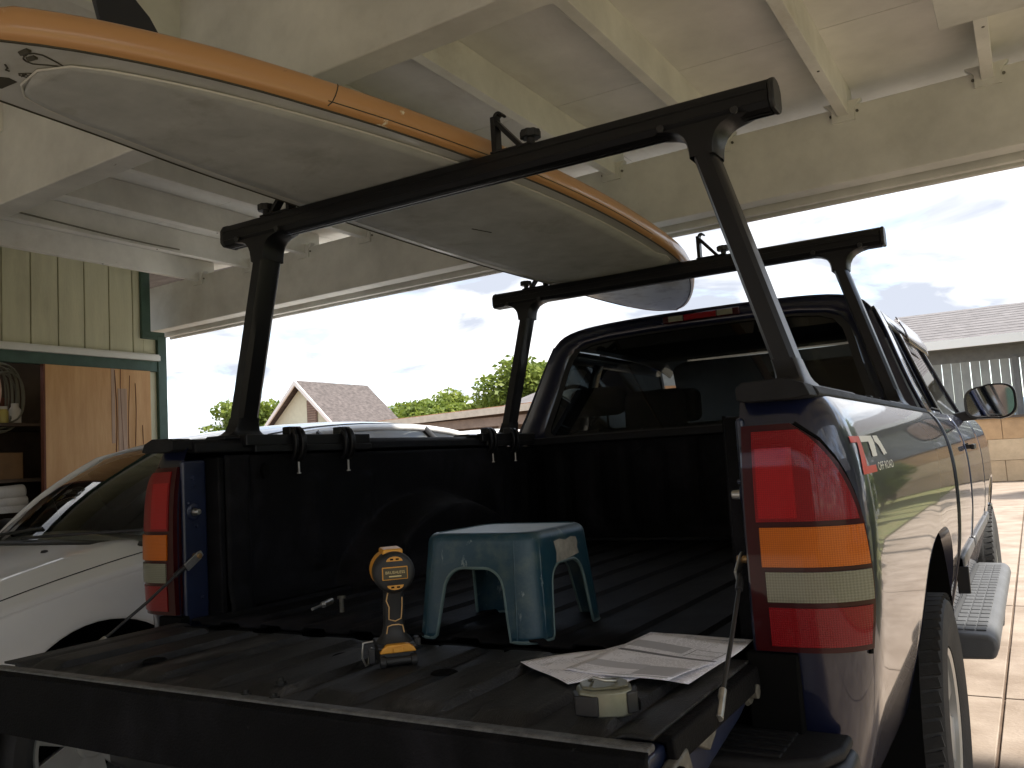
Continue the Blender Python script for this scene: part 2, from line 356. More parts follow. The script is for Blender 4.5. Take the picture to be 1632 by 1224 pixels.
def sinterp(tab, x):
    """monotone-ish cubic (Catmull-Rom) through the table"""
    if x <= tab[0][0]: return tab[0][1]
    if x >= tab[-1][0]: return tab[-1][1]
    for i in range(len(tab) - 1):
        if x <= tab[i + 1][0]: break
    (x1, y1), (x2, y2) = tab[i], tab[i + 1]; h = x2 - x1
    m1 = (y2 - tab[i - 1][1]) / (x2 - tab[i - 1][0]) if i else (y2 - y1) / h
    m2 = (tab[i + 2][1] - y1) / (tab[i + 2][0] - x1) if i + 2 < len(tab) else (y2 - y1) / h
    t = (x - x1) / h
    return (2*t**3 - 3*t**2 + 1)*y1 + (t**3 - 2*t**2 + t)*h*m1 + (-2*t**3 + 3*t**2)*y2 + (t**3 - t**2)*h*m2
def text_shape(txt, size):
    cu = bpy.data.curves.new('txt', 'FONT'); cu.body = txt; cu.size = size; cu.resolution_u = 3
    o = bpy.data.objects.new('txt', cu); C.objects.link(o)
    me = bpy.data.meshes.new_from_object(o.evaluated_get(bpy.context.evaluated_depsgraph_get()))
    v = [(p.co.x, p.co.y) for p in me.vertices]; f = [tuple(q.vertices) for q in me.polygons]
    bpy.data.objects.remove(o); bpy.data.curves.remove(cu); bpy.data.meshes.remove(me)
    return v, f
# ==================================================================== SETTING
g = MB(); g.add([(-3000, -3000, -.03), (3000, -3000, -.03), (3000, 3000, -.03), (-3000, 3000, -.03)], [(0, 1, 2, 3)])
tag(g.build('ground', 'dirt'), kind='structure')
drv = MB().bx(-4.6, 4.05, -9.3, 23.7, -.028, -.012).build('driveway', mat('joint_dirt', (.13, .085, .055), .95, var=.4, vscale=8)); tag(drv, kind='structure')
xs = [-4.55, -3.0, -1.5, .0, 1.03, 2.5, 4.0]
ys = [-9.25, -8.0, -6.9, -5.4, -3.9, -2.4, -.9, .55, 2.0, 3.1, 4.25, 5.6, 7.0, 8.8, 11.0, 14.0, 18.5, 23.6]
for i in range(len(xs) - 1):
    for j in range(len(ys) - 1):
        e = .007
        if xs[i] > 2.4 and ys[j] > 3.0: continue
        sl = MB().bx(xs[i] + e, xs[i + 1] - e, ys[j] + e, ys[j + 1] - e, -.027, random.uniform(-.003, .002))
        sl.build('concrete_slab', 'floor' if (xs[i] < .9 and ys[j] < 1.9) else 'concrete', drv, bevel=.004)
hm = MB()
hp = [(-700, 380, 26), (-640, 520, 60), (-520, 640, 85), (-430, 700, 60), (-350, 720, 78), (-250, 760, 66), (-120, 800, 40), (60, 820, 34), (260, 800, 25)]
def hill(u, t):
    k = min(int(u), len(hp) - 2); q = u - k
    a, b = hp[k], hp[k + 1]; s_ = q * q * (3 - 2 * q)
    return Vector((a[0] + (b[0] - a[0]) * q, a[1] + (b[1] - a[1]) * q + 120 * t, (a[2] + (b[2] - a[2]) * s_ + 6 * math.sin(u * 5)) * .8 * (1 - (1 - t) ** 2 if t < 1 else 1)))
hm.grid(hill, lin(0, len(hp) - 1.001, 60), lin(0, 1, 8)); tag(hm.build('hills', 'hill', smooth=60), kind='structure')

# ---------------------------------------------------------------- carport
SK = R(-2.6)                     # the carport stands slightly askew to the truck
cp = thing('carport', 'cream painted open carport with exposed rafters and deep timber beams overhead', 'carport', (-3.9, 0, 0))
def beam(y_at0, z0, z1, th, name, m, x0=-4.1, x1=3.4, bev=.006):
    b = MB().box(((x0 + x1) / 2, 0, (z0 + z1) / 2), (x1 - x0, th, z1 - z0)); c0 = (x0 + x1) / 2
    b.xf(Matrix.Translation((0, y_at0, 0)) @ Matrix.Rotation(SK, 4, 'Z'))
    return b.build(name, m, cp, bevel=bev)
beam(2.23, 2.30, 2.615, .10, 'header_beam', 'cream')
beam(2.325, 2.275, 2.58, .03, 'fascia_board', 'cream')
beam(2.375, 2.265, 2.60, .02, 'drip_board', 'cream')
beam(.13, 2.30, 2.715, .10, 'middle_beam', 'cream')
beam(-3.6, 2.30, 2.615, .10, 'rear_beam', 'cream')
RX = [3.36, 2.83, 2.3, 1.77, 1.245, .715, .185, -.36, -.9, -1.44, -1.97, -2.48, -2.99, -3.5]
for x in RX:
    MB().bx(x - .022, x + .022, -3.95, 2.34 - (x + 1) * .045, 2.575, 2.717).build('rafter', 'whitewood', cp, bevel=.003)
    MB().prism([(-.045, 2.55), (.045, 2.55), (.045, 2.60), (.075, 2.632), (-.075, 2.632), (-.045, 2.60)], 'y', 2.165 - (x) * .045, 2.20 - x * .045).xf(Matrix.Translation((x, 0, 0))).build('rafter_seat', 'cream', cp)
bays = [-3.95] + RX[::-1] + [3.6]
for a, b in zip(bays, bays[1:]):
    if b - a < .05: continue
    for (y0, y1) in ((-4.0, -.85), (-.846, 1.6), (1.604, 2.6)):
        MB().bx(a + .002, b - .002, y0, y1, 2.718, 2.734).build('ceiling_panel', 'ceil', cp)
MB().bx(-4.7, 3.75, -4.15, 2.75, 2.742, 2.80).build('roof_deck', 'shingle2', cp)
for x in RX:
    for dx in (-.05, .055):
        yy = 2.18 - (x + dx) * .0454 - .002; MB().cyl((x + dx, yy + .004, 2.585), (x + dx, yy - .004, 2.585), .006, n=8).build('nail_head', 'dirty', cp)
    for yy in (1.62, -.83): MB().cyl((x + .006, yy, 2.5765), (x + .006, yy, 2.573), .005, n=8).build('nail_head', 'dirty', cp)
q = MB(); q.tube([(-2.955, y_, 2.60 + .012 * math.sin(y_ * 3.1)) for y_ in lin(.3, 1.75, 14)], .005, 6); q.build('wire', 'cable', cp, smooth=60)
MB().bx(1.125, 1.42, .85, 1.50, 2.553, 2.574).build('soffit_patch_panel', 'cream', cp, bevel=.002)
for (x, y) in ((3.3, 2.07), (3.3, -3.75)):
    MB().bx(x - .06, x + .06, y - .045, y + .045, 0, 2.30).build('post', 'cream', cp, bevel=.004)

# left wall with closet
wl = thing('carport_side_wall', 'pale yellow grooved board wall with dark green trim and closet opening', 'wall', (-3.9, 0, 0))
MB().bx(-3.99, -3.925, -4.0, 2.20, 2.03, 2.74).build('sheathing', 'siding', wl)
MB().bx(-3.99, -3.925, -4.0, .35, 0, 2.03).build('sheathing', 'siding', wl)
gy = 2.111
k = 0
while gy > -3.8:
    a = gy - .1755; top = 2.73
    if gy > .36 + .17:
        MB().bx(-3.925, -3.90, a + .004, gy - .004, 2.06, 2.71).build('siding_board', 'siding', wl, bevel=.003)
    else:
        MB().bx(-3.925, -3.90, a + .004, gy - .004, .02, 2.71).build('siding_board', 'siding', wl, bevel=.003)
    gy = a
MB().bx(-3.925, -3.90, 2.115, 2.19, 2.06, 2.70).build('siding_board', 'siding', wl, bevel=.003)
MB().bx(-3.925, -3.90, 2.19, 2.345, 2.06, 2.262).build('siding_board', 'siding', wl, bevel=.003)
MB().bx(-3.99, -3.925, 2.2, 2.34, 0, 2.262).build('sheathing', 'siding', wl)
MB().bx(-3.925, -3.90, 2.2, 2.30, 0, 1.998).build('siding_board', 'siding', wl, bevel=.003)
tr = MB().bx(-3.93, -3.878, 2.165, 2.235, 2.255, 2.70); tr.build('corner_trim', 'green', wl, bevel=.004)
MB().bx(-3.932, -3.876, 2.165, 2.345, 2.215, 2.268).build('corner_trim', 'green', wl, bevel=.004)
MB().bx(-3.934, -3.874, 2.285, 2.355, 0, 2.24).build('corner_trim', 'green', wl, bevel=.004)
MB().bx(-3.92, -3.882, -.3, 2.29, 1.99, 2.066).build('opening_head_trim', 'green', wl, bevel=.004)
mo = MB(); mo.bx(-3.882, -3.85, -.3, 2.288, 2.062, 2.098); mo.bx(-3.89, -3.858, -.3, 2.286, 2.092, 2.108); mo.build('door_track_moulding', 'moulding', wl, bevel=.004)
# closet carcass behind the opening
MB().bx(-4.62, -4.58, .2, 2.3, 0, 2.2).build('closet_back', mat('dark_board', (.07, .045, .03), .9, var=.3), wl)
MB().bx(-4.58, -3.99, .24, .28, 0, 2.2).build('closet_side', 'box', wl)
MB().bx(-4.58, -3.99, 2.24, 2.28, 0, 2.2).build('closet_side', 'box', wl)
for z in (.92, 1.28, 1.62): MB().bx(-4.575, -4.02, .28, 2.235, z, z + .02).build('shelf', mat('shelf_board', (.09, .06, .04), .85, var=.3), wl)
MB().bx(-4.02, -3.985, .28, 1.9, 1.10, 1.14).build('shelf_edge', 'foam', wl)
# sliding plywood door
dr = thing('plywood_door', 'tan plywood sliding door with split veneer and a padlock in the closet opening', 'door', (-3.88, 1.84, .04))
MB().bx(-3.893, -3.868, 1.475, 2.215, .05, 1.99).build('panel', 'plywood', dr, bevel=.002)
MB().bx(-3.897, -3.866, 1.462, 1.475, .05, 1.99).build('edge_strip', 'plyedge', dr)
for (y0, y1, z0, z1, w_) in ((1.945, 1.95, 1.1, 1.98, .004), (1.99, 1.994, 1.15, 1.99, .003), (2.045, 2.048, 1.2, 1.95, .003), (2.09, 2.093, 1.15, 1.9, .003), (2.14, 2.143, 1.3, 1.62, .003)):
    ck = MB(); zs_ = lin(z0, z1, 9); pts = [(-3.8665, (y0 + y1) / 2 + .008 * math.sin(z * 7 + y0 * 40), z) for z in zs_]
    ck.tube(pts, w_ * .7, 5); ck.build('veneer_split', 'plyedge', dr)
MB().bx(-3.869, -3.8655, 1.965, 2.03, 1.35, 1.86).build('bare_patch', 'repair', dr)
MB().bx(-3.869, -3.8662, 1.918, 1.943, 1.5, 1.99).build('bare_patch', 'repair', dr)
pk = MB().bx(-3.866, -3.852, 1.50, 1.535, 1.215, 1.245); pk.build('hasp', 'steel', dr, bevel=.003)
pb = MB().bx(-3.862, -3.84, 1.502, 1.532, 1.15, 1.192).build('padlock', 'steel', dr, bevel=.004)
MB().tube([(-3.851, 1.507 + .010 * (1 - math.cos(a)), 1.19 + .03 * math.sin(a)) for a in lin(0, PI, 9)], .003, 6).build('shackle', 'steel', pb)
# things on the shelves
def sbox(label, c, d, m, rz=0, name='storage_box', cat='box'):
    o = MB().box((c[0], c[1], c[2] + d[2] / 2), d, rz=rz).build(name, m, bevel=.004); tag(o, label, cat); 
    return o
def strip_on(o, c, d, m, name): MB().box(c, d).build(name, m, o)
sbox('brown cardboard carton with a white label behind the padlocked door edge', (-4.12, 1.28, 1.30), (.18, .30, .16), 'box')
sbox('low brown carton on the middle closet shelf', (-4.32, 1.06, 1.64), (.2, .3, .12), 'box', .1)
sbox('stack of pale papers on the closet shelf beside the jar', (-4.12, 1.06, 1.30), (.18, .14, .10), 'foam', .05, 'paper_stack', 'papers')
sbox('dark toolbox on the upper closet shelf', (-4.3, 1.32, 1.64), (.2, .26, .17), 'plyedge', 0, 'toolbox', 'toolbox')
rl1 = MB().cyl((-4.05, 1.10, 1.205), (-4.05, 1.44, 1.225), .045, n=20).build('foam_roll', 'foam', smooth=50, bevel=.012); tag(rl1, 'rolled white foam pad, upper one of two on the low closet ledge', 'foam roll')
rl2 = MB().cyl((-4.04, 1.11, 1.155), (-4.04, 1.45, 1.165), .036, n=20).build('foam_roll', 'foam', smooth=50, bevel=.010); tag(rl2, 'rolled white foam pad, lower one of two on the low closet ledge', 'foam roll')
jr = thing('jar', 'small yellow jar with a pale lid on the closet shelf', 'jar', (-4.08, 1.335, 1.64))
MB().lathe([(0, 0), (.03, 0), (.032, .01), (.032, .07), (.024, .085), (0, .085)], (-4.08, 1.335, 1.641), (0, 0, 1), 20).build('glass_body', 'jar', jr, smooth=40)
MB().lathe([(0, .086), (.026, .086), (.026, .102), (0, .102)], (-4.08, 1.335, 1.641), (0, 0, 1), 20).build('lid', 'foam', jr, smooth=40)
cc = MB()
for k in range(9):
    ry = .10 + random.uniform(-.03, .03); rz_ = .20 + random.uniform(-.05, .03); cx = -4.1 + random.uniform(-.04, .04); cy = 1.34 + random.uniform(-.03, .03)
    cc.tube([(cx + .01 * math.sin(3 * a), cy + ry * math.sin(a), 1.80 + rz_ * math.cos(a)) for a in lin(0, 2 * PI * 23 / 24, 24)], .006, 6, closed=True)
tag(cc.build('cable_coil', 'cable', smooth=60), 'grey cable coil hanging inside the closet next to the plywood door', 'cable')
pc = MB().tube([(-4.0, 1.22 + .06 * math.sin(a), 1.83 + .13 * math.cos(a)) for a in lin(-.4, 3.6, 18)], .006, 6).build('power_cord', 'pinkcable', smooth=60); tag(pc, 'pale pink loop of cord hanging at the closet opening', 'cord')
for i, (y, z, r_, m_) in enumerate(((1.42, 1.645, .035, 'foam'), (1.22, 1.645, .03, 'cable'), (1.40, 1.305, .03, 'jar'))):
    o = MB().lathe([(0, 0), (r_, 0), (r_, .08), (r_ * .6, .1), (r_ * .6, .12), (0, .12)], (-4.1, y, z), (0, 0, 1), 18).build('bottle', m_, smooth=40)
    tag(o, ('white squat bottle on the shelf beside the yellow jar', 'grey squat bottle on the shelf under the cord loop', 'yellow bottle on the middle closet shelf by the door')[i], 'bottle')
bw = thing('added_back_wall', 'added dark brown board wall out of view, dimming reflections and fill', 'wall', (-1.5, -9.3, 0))  # unseen wall added to darken lamp reflections and cut fill from behind
MB().bx(-6, 5, -9.45, -9.3, 0, 3.0).build('sheathing', 'brownwall', bw)
MB().bx(-.9, .0, -9.3, -9.27, 0, 2.05).build('door', 'green', bw, bevel=.005)
# ==================================================================== PICKUP TRUCK
tk = thing('pickup_truck', 'dark navy extended cab pickup with its tailgate lowered and black bed liner', 'pickup truck', (0, 0, 0))
XM = .998; YC, ZC, RA, RAY = 1.31, .42, .53, .56; YF = 4.87
INS = [(.50, .085), (.58, .062), (.66, .042), (.75, .022), (.85, .008), (.95, .001), (1.05, 0), (1.13, .004), (1.20, .014), (1.26, .032), (1.30, .053), (1.325, .075), (1.335, .10)]
def inset(z): return sinterp(INS, z)
def flare(y, z, yc):
    d = math.hypot(y - yc, z - ZC); return .002 * math.exp(-((d - RA) / .05) ** 2) if z > .45 else 0
# plan of the rear corner: from the jamb round to the flank
def plan(u):
    """u = distance along; returns x, y, nx, ny (outward)"""
    rx, ry, x0 = .13, .15, XM - .13
    if u < .09: return (.79 + (x0 - .79) * u / .09, 0.0, 0, -1)
    u -= .09; L = .215
    if u < L:
        a = u / L * PI / 2; e = .86
        x = x0 + rx * math.sin(a) ** e if a > 0 else x0; y = ry * (1 - max(0, math.cos(a)) ** e)
        n = Vector((math.sin(a), -math.cos(a) * rx / ry)).normalized(); return (x, y, n.x, n.y)
    return (XM, ry + (u - L), 1, 0)
UEND = .09 + .215 + (2.03 - .15)
def side_pt(u, z, off=0.0, s=1):
    x, y, nx, ny = plan(u); i = inset(z); fl = flare(y, z, YC)
    return Vector((s * (x + nx * (off - i + fl)), y + ny * (off - i * .55), z))
def u_of_y(y): return .09 + .215 + (y - .15)
def zlow(y, yc=YC, base=.56):
    d = abs(y - yc)
    if d < RAY: return max(base, ZC + RA * (1 - (d / RAY) ** 2.7) ** (1 / 2.7))
    return base
def side_us(): 
    us = lin(0, .09, 4) + lin(.09, .305, 14)[1:] + [u_of_y(y) for y in lin(.15, YC - RAY - .004, 10)[1:]]
    us += [u_of_y(YC - RAY * math.cos(a)) for a in lin(.004, PI - .004, 60)]
    us += [u_of_y(y) for y in lin(YC + RAY + .004, 2.03, 6)]
    return us
for s in (1, -1):
    b = MB()
    def fn(u, t, s=s):
        y = plan(u)[1]; z0 = zlow(y) if u > .305 else .56; z = z0 + (1.322 - z0) * t; return side_pt(u, z, 0, s)
    b.grid(fn, side_us(), [1 - (1 - t) ** 1.35 for t in lin(0, 1, 30)])
    bs = b.build('bedside', 'navy', tk, smooth=50)
    # arch lip and wheel housing
    b = MB(); arc = [(YC - RAY * math.copysign(abs(math.cos(a)) ** (2 / 2.7), math.cos(a)), ZC + RA * abs(math.sin(a)) ** (2 / 2.7)) for a in lin(.16, PI - .16, 40)]
    b.grid(lambda u, t: Vector((s * (XM - inset(arc[u][1]) + .002 - .030 * t - (0 if t < 1.5 else .36)), YC + (arc[u][0] - YC) * (1 - .02 * t), ZC + (arc[u][1] - ZC) * (1 - .02 * t))), range(40), [0, .5, 1])
    b.build('arch_lip', 'navy', bs, smooth=50)
    b = MB(); b.grid(lambda a, t: Vector((s * (.965 - .38 * t), YC - (RAY + .01) * math.cos(a), ZC + (RA + .05) * math.sin(a))), lin(-.25, PI + .25, 30), [0, 1]); 
    b.grid(lambda a, t: Vector((s * .585, YC - (RAY + .01) * math.cos(a) * t, ZC + (RA + .05) * math.sin(a) * t)), lin(-.25, PI + .25, 30), [0, 1])
    b.build('wheel_housing', 'void', tk, solid=.004)
    # top cap of the bed rail
    capo = MB().prism([(s * .784, 1.305), (s * .784, 1.332), (s * .798, 1.345), (s * .885, 1.348), (s * .925, 1.335), (s * .934, 1.318), (s * .92, 1.312), (s * .88, 1.310), (s * .80, 1.305)], 'y', .058, 2.03).build('rail_cap', 'cap', tk, bevel=.006)
    # rear end of the rail and jamb
    MB().prism([(s * .796, 1.316), (s * .796, 1.340), (s * .808, 1.348), (s * .885, 1.351), (s * .920, 1.338), (s * .930, 1.315), (s * .90, 1.311), (s * .81, 1.311)], 'y', -.010, .06).build('rail_end_cap', 'cap', tk, bevel=.003)
    jm = MB().bx(s * .783, s * .80, .012, .095, .70, 1.285).build('jamb', 'navydull', tk, bevel=.008)
    for (yy, zz_, r_) in ((.045, 1.235, .007), (.05, 1.212, .006), (.03, 1.165, .006), (.07, .90, .006), (.055, 1.10, .006)):
        MB().cyl((s * .7835, yy, zz_), (s * .776, yy, zz_), r_, r_ * .7, 10).build('jamb_bolt', 'navydull', jm)
    MB().cyl((s * .784, .045, 1.14), (s * .758, .045, 1.14), .011, .008, 14).build('striker_pin', 'steel', jm, bevel=.002)
    MB().lathe([(.012, 0), (.022, 0), (.024, .004), (.018, .007), (.012, .006)], (s * .784, .045, 1.14), (-s, 0, 0), 18).build('striker_washer', 'navydull', jm, smooth=40)
    MB().bx(s * .776, s * .868, -.012, .02, .60, .858).build('recess_shade_panel', 'void', tk, bevel=.004)  # black panel standing in for the shaded recess between gate and bumper
    # inner liner wall
    b = MB()
    def ww(y, z):
        q = 0
        d = math.hypot((y - 1.13) / .50, (z - .72) / .37)
        if d < 1.12: q = .15 * max(0, min(1, (1.12 - d) / .14))
        for yp in (.52, .78, 1.68, 1.9):
            q += .014 * max(0, 1 - abs(y - yp) / .035) * (1 if .92 < z < 1.22 else 0)
        q += .045 * max(0, min(1, (.24 - y) / .04)); q += .02 * max(0, min(1, (z - 1.20) / .03)) * 0
        q += .012 * max(0, min(1, (.92 - z) / .05))
        return q
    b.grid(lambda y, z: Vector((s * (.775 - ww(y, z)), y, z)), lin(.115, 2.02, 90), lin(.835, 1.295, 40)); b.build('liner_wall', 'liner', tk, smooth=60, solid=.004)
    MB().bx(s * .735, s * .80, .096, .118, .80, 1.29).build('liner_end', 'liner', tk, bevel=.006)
    MB().prism([(.30 + .014 * math.cos(a), 1.245 + .024 * math.sin(a)) for a in lin(0, 2 * PI * 19 / 20, 20)], 'x', s * .76, s * .772).build('stake_hole', 'void', tk)
    # tail light
    UMAX = [(.86, .228), (.95, .236), (1.05, .230), (1.12, .218), (1.19, .190), (1.24, .152), (1.262, .122), (1.27, .10)]
    def lens(u0, u1, z0, z1, off, name, m, par, rnd=0.0, s=s, nu=16):
        q = MB()
        def pt(a, t, o):
            z = z0 + (z1 - z0) * t
            ue = min(u1, sinterp(UMAX, z) - rnd); uu = u0 + (ue - u0) * a
            return side_pt(max(0, uu), z, o, s)
        A = lin(0, 1, nu); T = lin(0, 1, 12)
        q.grid(lambda a, t: pt(a, t, off), A, T)
        # rim back to the body
        for fixed, lst, isA in ((0, T, True), (1, T, True), (0, A, False), (1, A, False)):
            q.grid(lambda p, o, fixed=fixed, isA=isA: pt(fixed, p, o) if isA else pt(p, fixed, o), lst, [off, -.02])
        return q.build(name, m, par, smooth=45, weld=True, bevel=0)
    T0 = lens(.008, .318, .862, 1.268, .014, 'tail_light', 'lensdark', tk)
    lens(.030, .300, 1.092, 1.256, .0165, 'lens_segment', 'lensred', T0, rnd=.012)
    lens(.036, .105, 1.098, 1.225, .0175, 'lens_segment', 'lensredbright', T0)
    lens(.036, .302, 1.012, 1.082, .0185, 'lens_segment', 'lensamber', T0, rnd=.008)
    lens(.042, .298, .950, 1.003, .0185, 'lens_segment', 'lensclear', T0, rnd=.008)
    lens(.042, .296, .872, .940, .0165, 'lens_segment', 'lensred', T0, rnd=.01)
    MB().grid(lambda z, o: side_pt(sinterp(UMAX, z) + .008, z, o, s), lin(.85, 1.268, 14), [.004, -.01]).build('lamp_gasket', 'void', T0, solid=.008)
# bed floor, bulkhead
b = MB()
def flz(x):
    q = (x + .75) / .15; fr = q - math.floor(q); return .838 + .012 * max(0, min(1, (abs(fr - .5) - .22) / .05))
xsf = sorted(set([round(-.75 + .15 * k + o, 4) for k in range(11) for o in (0, .033, .0405, .1095, .117)]))
xsf = [x for x in xsf if abs(x) <= .775]
b.grid(lambda x, y: Vector((x, y, flz(x))), xsf, lin(.004, 2.02, 12)); b.build('bed_floor', 'liner', tk, smooth=40, solid=.006)  # darker material than the gate liner stands in for shade inside the bed
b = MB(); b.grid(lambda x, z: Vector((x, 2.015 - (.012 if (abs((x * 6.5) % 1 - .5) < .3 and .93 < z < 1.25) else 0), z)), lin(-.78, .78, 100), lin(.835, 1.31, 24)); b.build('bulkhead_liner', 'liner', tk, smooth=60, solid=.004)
MB().bx(-.80, .80, 1.975, 2.04, 1.296, 1.33).build('bulkhead_cap', 'cap', tk, bevel=.006)
MB().bx(-.76, .76, 1.985, 2.012, .848, .862).build('bulkhead_ledge', 'cap', tk, bevel=.004)
MB().bx(-.80, .80, .05, 2.02, .58, .815).build('bed_underside', 'void', tk)
MB().bx(-.62, .62, 2.0, 5.6, .42, .60).build('chassis', 'void', tk)
# tailgate, lowered
tgp = thing  # (alias not used further)
sec = [(-.012, .826), (-.50, .826), (-.512, .815), (-.512, .715), (-.49, .70), (-.40, .715), (-.25, .742), (-.10, .765), (-.03, .785), (-.008, .80)]
TG = MB().prism(sec, 'x', -.785, .785).build('tailgate', 'navydull', tk, bevel=.006)
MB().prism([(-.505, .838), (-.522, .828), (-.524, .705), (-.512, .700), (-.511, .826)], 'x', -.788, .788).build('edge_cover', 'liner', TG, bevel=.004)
MB().prism([(-.484, .829), (-.484, .838), (-.487, .8395), (-.506, .8395), (-.510, .838), (-.511, .829)], 'x', -.787, .787).build('top_moulding', mat('worn_sheen_moulding', (.13, .13, .125), .38, var=.5, vscale=60, col2=(.05, .05, .05), bump=.3, bscale=350), TG, bevel=.003)  # grey lightened to carry the gloss reflection along the gate edge
b = MB(); 
def tgz(x, y):
    e = min(1, max(0, min(y + .47, -.035 - y) / .03)); q = (x + .75) / .17; fr = q - math.floor(q)
    rib = max(0, min(1, (.30 - abs(fr - .5)) / .035)) if abs(x) < .70 else 0
    edge = max(0, min(1, (abs(x) - .71) / .03))
    return .831 + .014 * rib * e + .012 * edge
xsg = lin(-.783, .783, 260)
b.grid(lambda x, y: Vector((x, y, tgz(x, y))), xsg, lin(-.482, -.018, 32)); lt = b.build('gate_liner', 'lineg', TG, smooth=50, solid=.005)
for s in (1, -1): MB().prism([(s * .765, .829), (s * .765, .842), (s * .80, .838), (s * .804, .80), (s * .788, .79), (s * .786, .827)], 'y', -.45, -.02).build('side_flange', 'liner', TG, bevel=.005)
for k in range(9):
    xx = -.66 + .165 * k
    MB().prism([(xx + .045 * math.cos(a), -.055 + .012 * math.sin(a)) for a in lin(0, 2 * PI * 15 / 16, 16)], 'z', .836, .8355 + .011).build('drain_slot', 'void', TG)
for (xx, yy) in ((-.42, -.36), (-.02, -.20), (.28, -.26), (.45, -.17)):
    MB().lathe([(0, 0), (.022, 0), (.026, -.003)], (xx, yy, .8465), (0, 0, 1), 18).build('screw_recess', 'void', TG)
# latch, brackets and cables on both gate ends
for s in (1, -1):
    la = MB().prism([(-.50, .80), (-.50, .735), (-.45, .725), (-.405, .74), (-.395, .785), (-.41, .815)], 'x', s * .786, s * .806).build('latch', 'dirty', TG, bevel=.006)
    MB().prism([(-.455 + .020 * math.cos(a), .772 + .03 * math.sin(a)) for a in lin(-2, 2, 14)] + [(-.455 + .008 * math.cos(a), .772 + .018 * math.sin(a)) for a in lin(2, -2, 14)], 'x', s * .805, s * .812).build('latch_claw', 'void', la)
    MB().prism([(-.36, .80), (-.30, .775), (-.27, .79), (-.245, .822), (-.26, .835), (-.31, .83)], 'x', s * .787, s * .799).build('cable_bracket', 'dirty', TG, bevel=.003)
    MB().cyl((s * .786, -.05, .80), (s * .806, -.05, .80), .014, n=6).build('hinge_bolt', 'dirty', TG, bevel=.002)
    MB().lathe([(0, .006), (.022, .006), (.026, 0)], (s * .786, -.05, .80), (s, 0, 0), 18).build('hinge_washer', 'dirty', TG, smooth=30)
    top = Vector((s * .770, .045, 1.018)); bot = Vector((s * .803, -.262, .818)); d = (top - bot).normalized()
    cb = MB(); 
    cb.tube([bot + d * .03, bot.lerp(top, .5) + Vector((0, 0, -.004)), top - d * .06], .0042, 8); cbo = cb.build('tailgate_cable', mat('cable_black', (.02, .02, .02), .4), tk, smooth=60)
    MB().cyl(bot - d * .008, bot + d * .05, .008, .0065, 10).build('cable_ferrule', 'steel', cbo, bevel=.001)
    MB().cyl(top - d * .085, top - d * .045, .0075, n=10).build('cable_sleeve', 'blk', cbo, bevel=.001)
    e = MB(); q = Vector((0, -d.z, d.y))
    e.prism([(-.012, -.05), (.012, -.05), (.012, .0), (.008, .014), (-.008, .014), (-.012, 0)], 'x', -.003, .003)
    ang = math.atan2(d.y, d.z); e.xf(Matrix.Translation(top + Vector((-s * .004, 0, 0))) @ Matrix.Rotation(-ang, 4, 'X')); e.build('cable_end_plate', 'steel', cbo, bevel=.002)
    MB().cyl(top + Vector((s * .016, 0, 0)), top + Vector((-s * .012, 0, 0)), .008, n=12).build('cable_pin', mat('brass_pin', (.35, .22, .10), .4, metal=.8), cbo, bevel=.002)
# rear bumper with ribbed step pads
bp_plan = [(-.955, .03), (-.955, -.06), (-.93, -.125), (-.87, -.165), (-.70, -.19), (.70, -.19), (.87, -.165), (.93, -.125), (.955, -.06), (.955, .03)]
BP = MB().prism(bp_plan, 'z', .50, .70).build('rear_bumper', mat('dark_bumper', (.012, .012, .013), .45, spec=.3), tk, bevel=.02, seg=3)
for s in (1, -1):
    pp = MB().prism([(s * .30, .02), (s * .30, -.18), (s * .68, -.182), (s * .86, -.158), (s * .922, -.12), (s * .945, -.06), (s * .945, .02)], 'z', .699, .722).build('step_pad', 'cap', BP, bevel=.010, seg=3)
    for k in range(5): MB().bx(s * .33, s * .86, -.015 - .028 * k - .018, -.015 - .028 * k, .721, .7265).build('pad_rib', 'cap', pp, bevel=.002)
# decal on the right flank
def side_patch(poly, off, s=1): return [side_pt(y, z, off, s) for (y, z) in poly]
DY, DZ, DW, DH = 0.0, 1.166, 1.0, .072
def du(a): return interp([(0, .258), (.42, .325), (.62, .41), (1.0, .60), (1.2, .70)], a)
def inside(poly, x, y):
    c = False
    for (x0, y0), (x1, y1) in zip(poly, poly[1:] + poly[:1]):
        if (y0 > y) != (y1 > y) and x < x0 + (x1 - x0) * (y - y0) / (y1 - y0): c = not c
    return c
def decal(poly, name, m):
    q = MB(); na, nc = 110, 36
    for a in range(na):
        for c in range(nc):
            if inside(poly, (a + .5) / na, (c + .5) / nc):
                q.add([side_pt(du(p), DZ + r_ * DH, .0014) for p, r_ in ((a / na, c / nc), ((a + 1) / na, c / nc), ((a + 1) / na, (c + 1) / nc), (a / na, (c + 1) / nc))], [(0, 1, 2, 3)])
    return q.build(name, m, tk, weld=True)
red = mat('decal_red', (.62, .05, .025), .35); wht = mat('decal_white', (.82, .81, .75), .4)
decal([(0, 1), (.40, 1), (.40, .80), (.30, .20), (.62, .20), (.62, 0), (.10, 0), (.10, .14), (.20, .82), (0, .82)], 'decal_letter', red)
decal([(.42, 1), (.74, 1), (.76, .86), (.72, .42), (.60, .42), (.62, .84), (.42, .84)], 'decal_letter', wht)
decal([(.78, 1), (.90, 1), (1.0, .45), (.90, .42), (.84, .74), (.78, .82)], 'decal_letter', wht)
tv, tf = text_shape('OFF ROAD', .03); wid = max(p[0] for p in tv)
q = MB(); q.add([side_pt(du(.66 + p[0] / wid * .44), DZ + p[1] * .80 + .001, .0015) for p in tv], tf); q.build('decal_lettering', wht, tk)
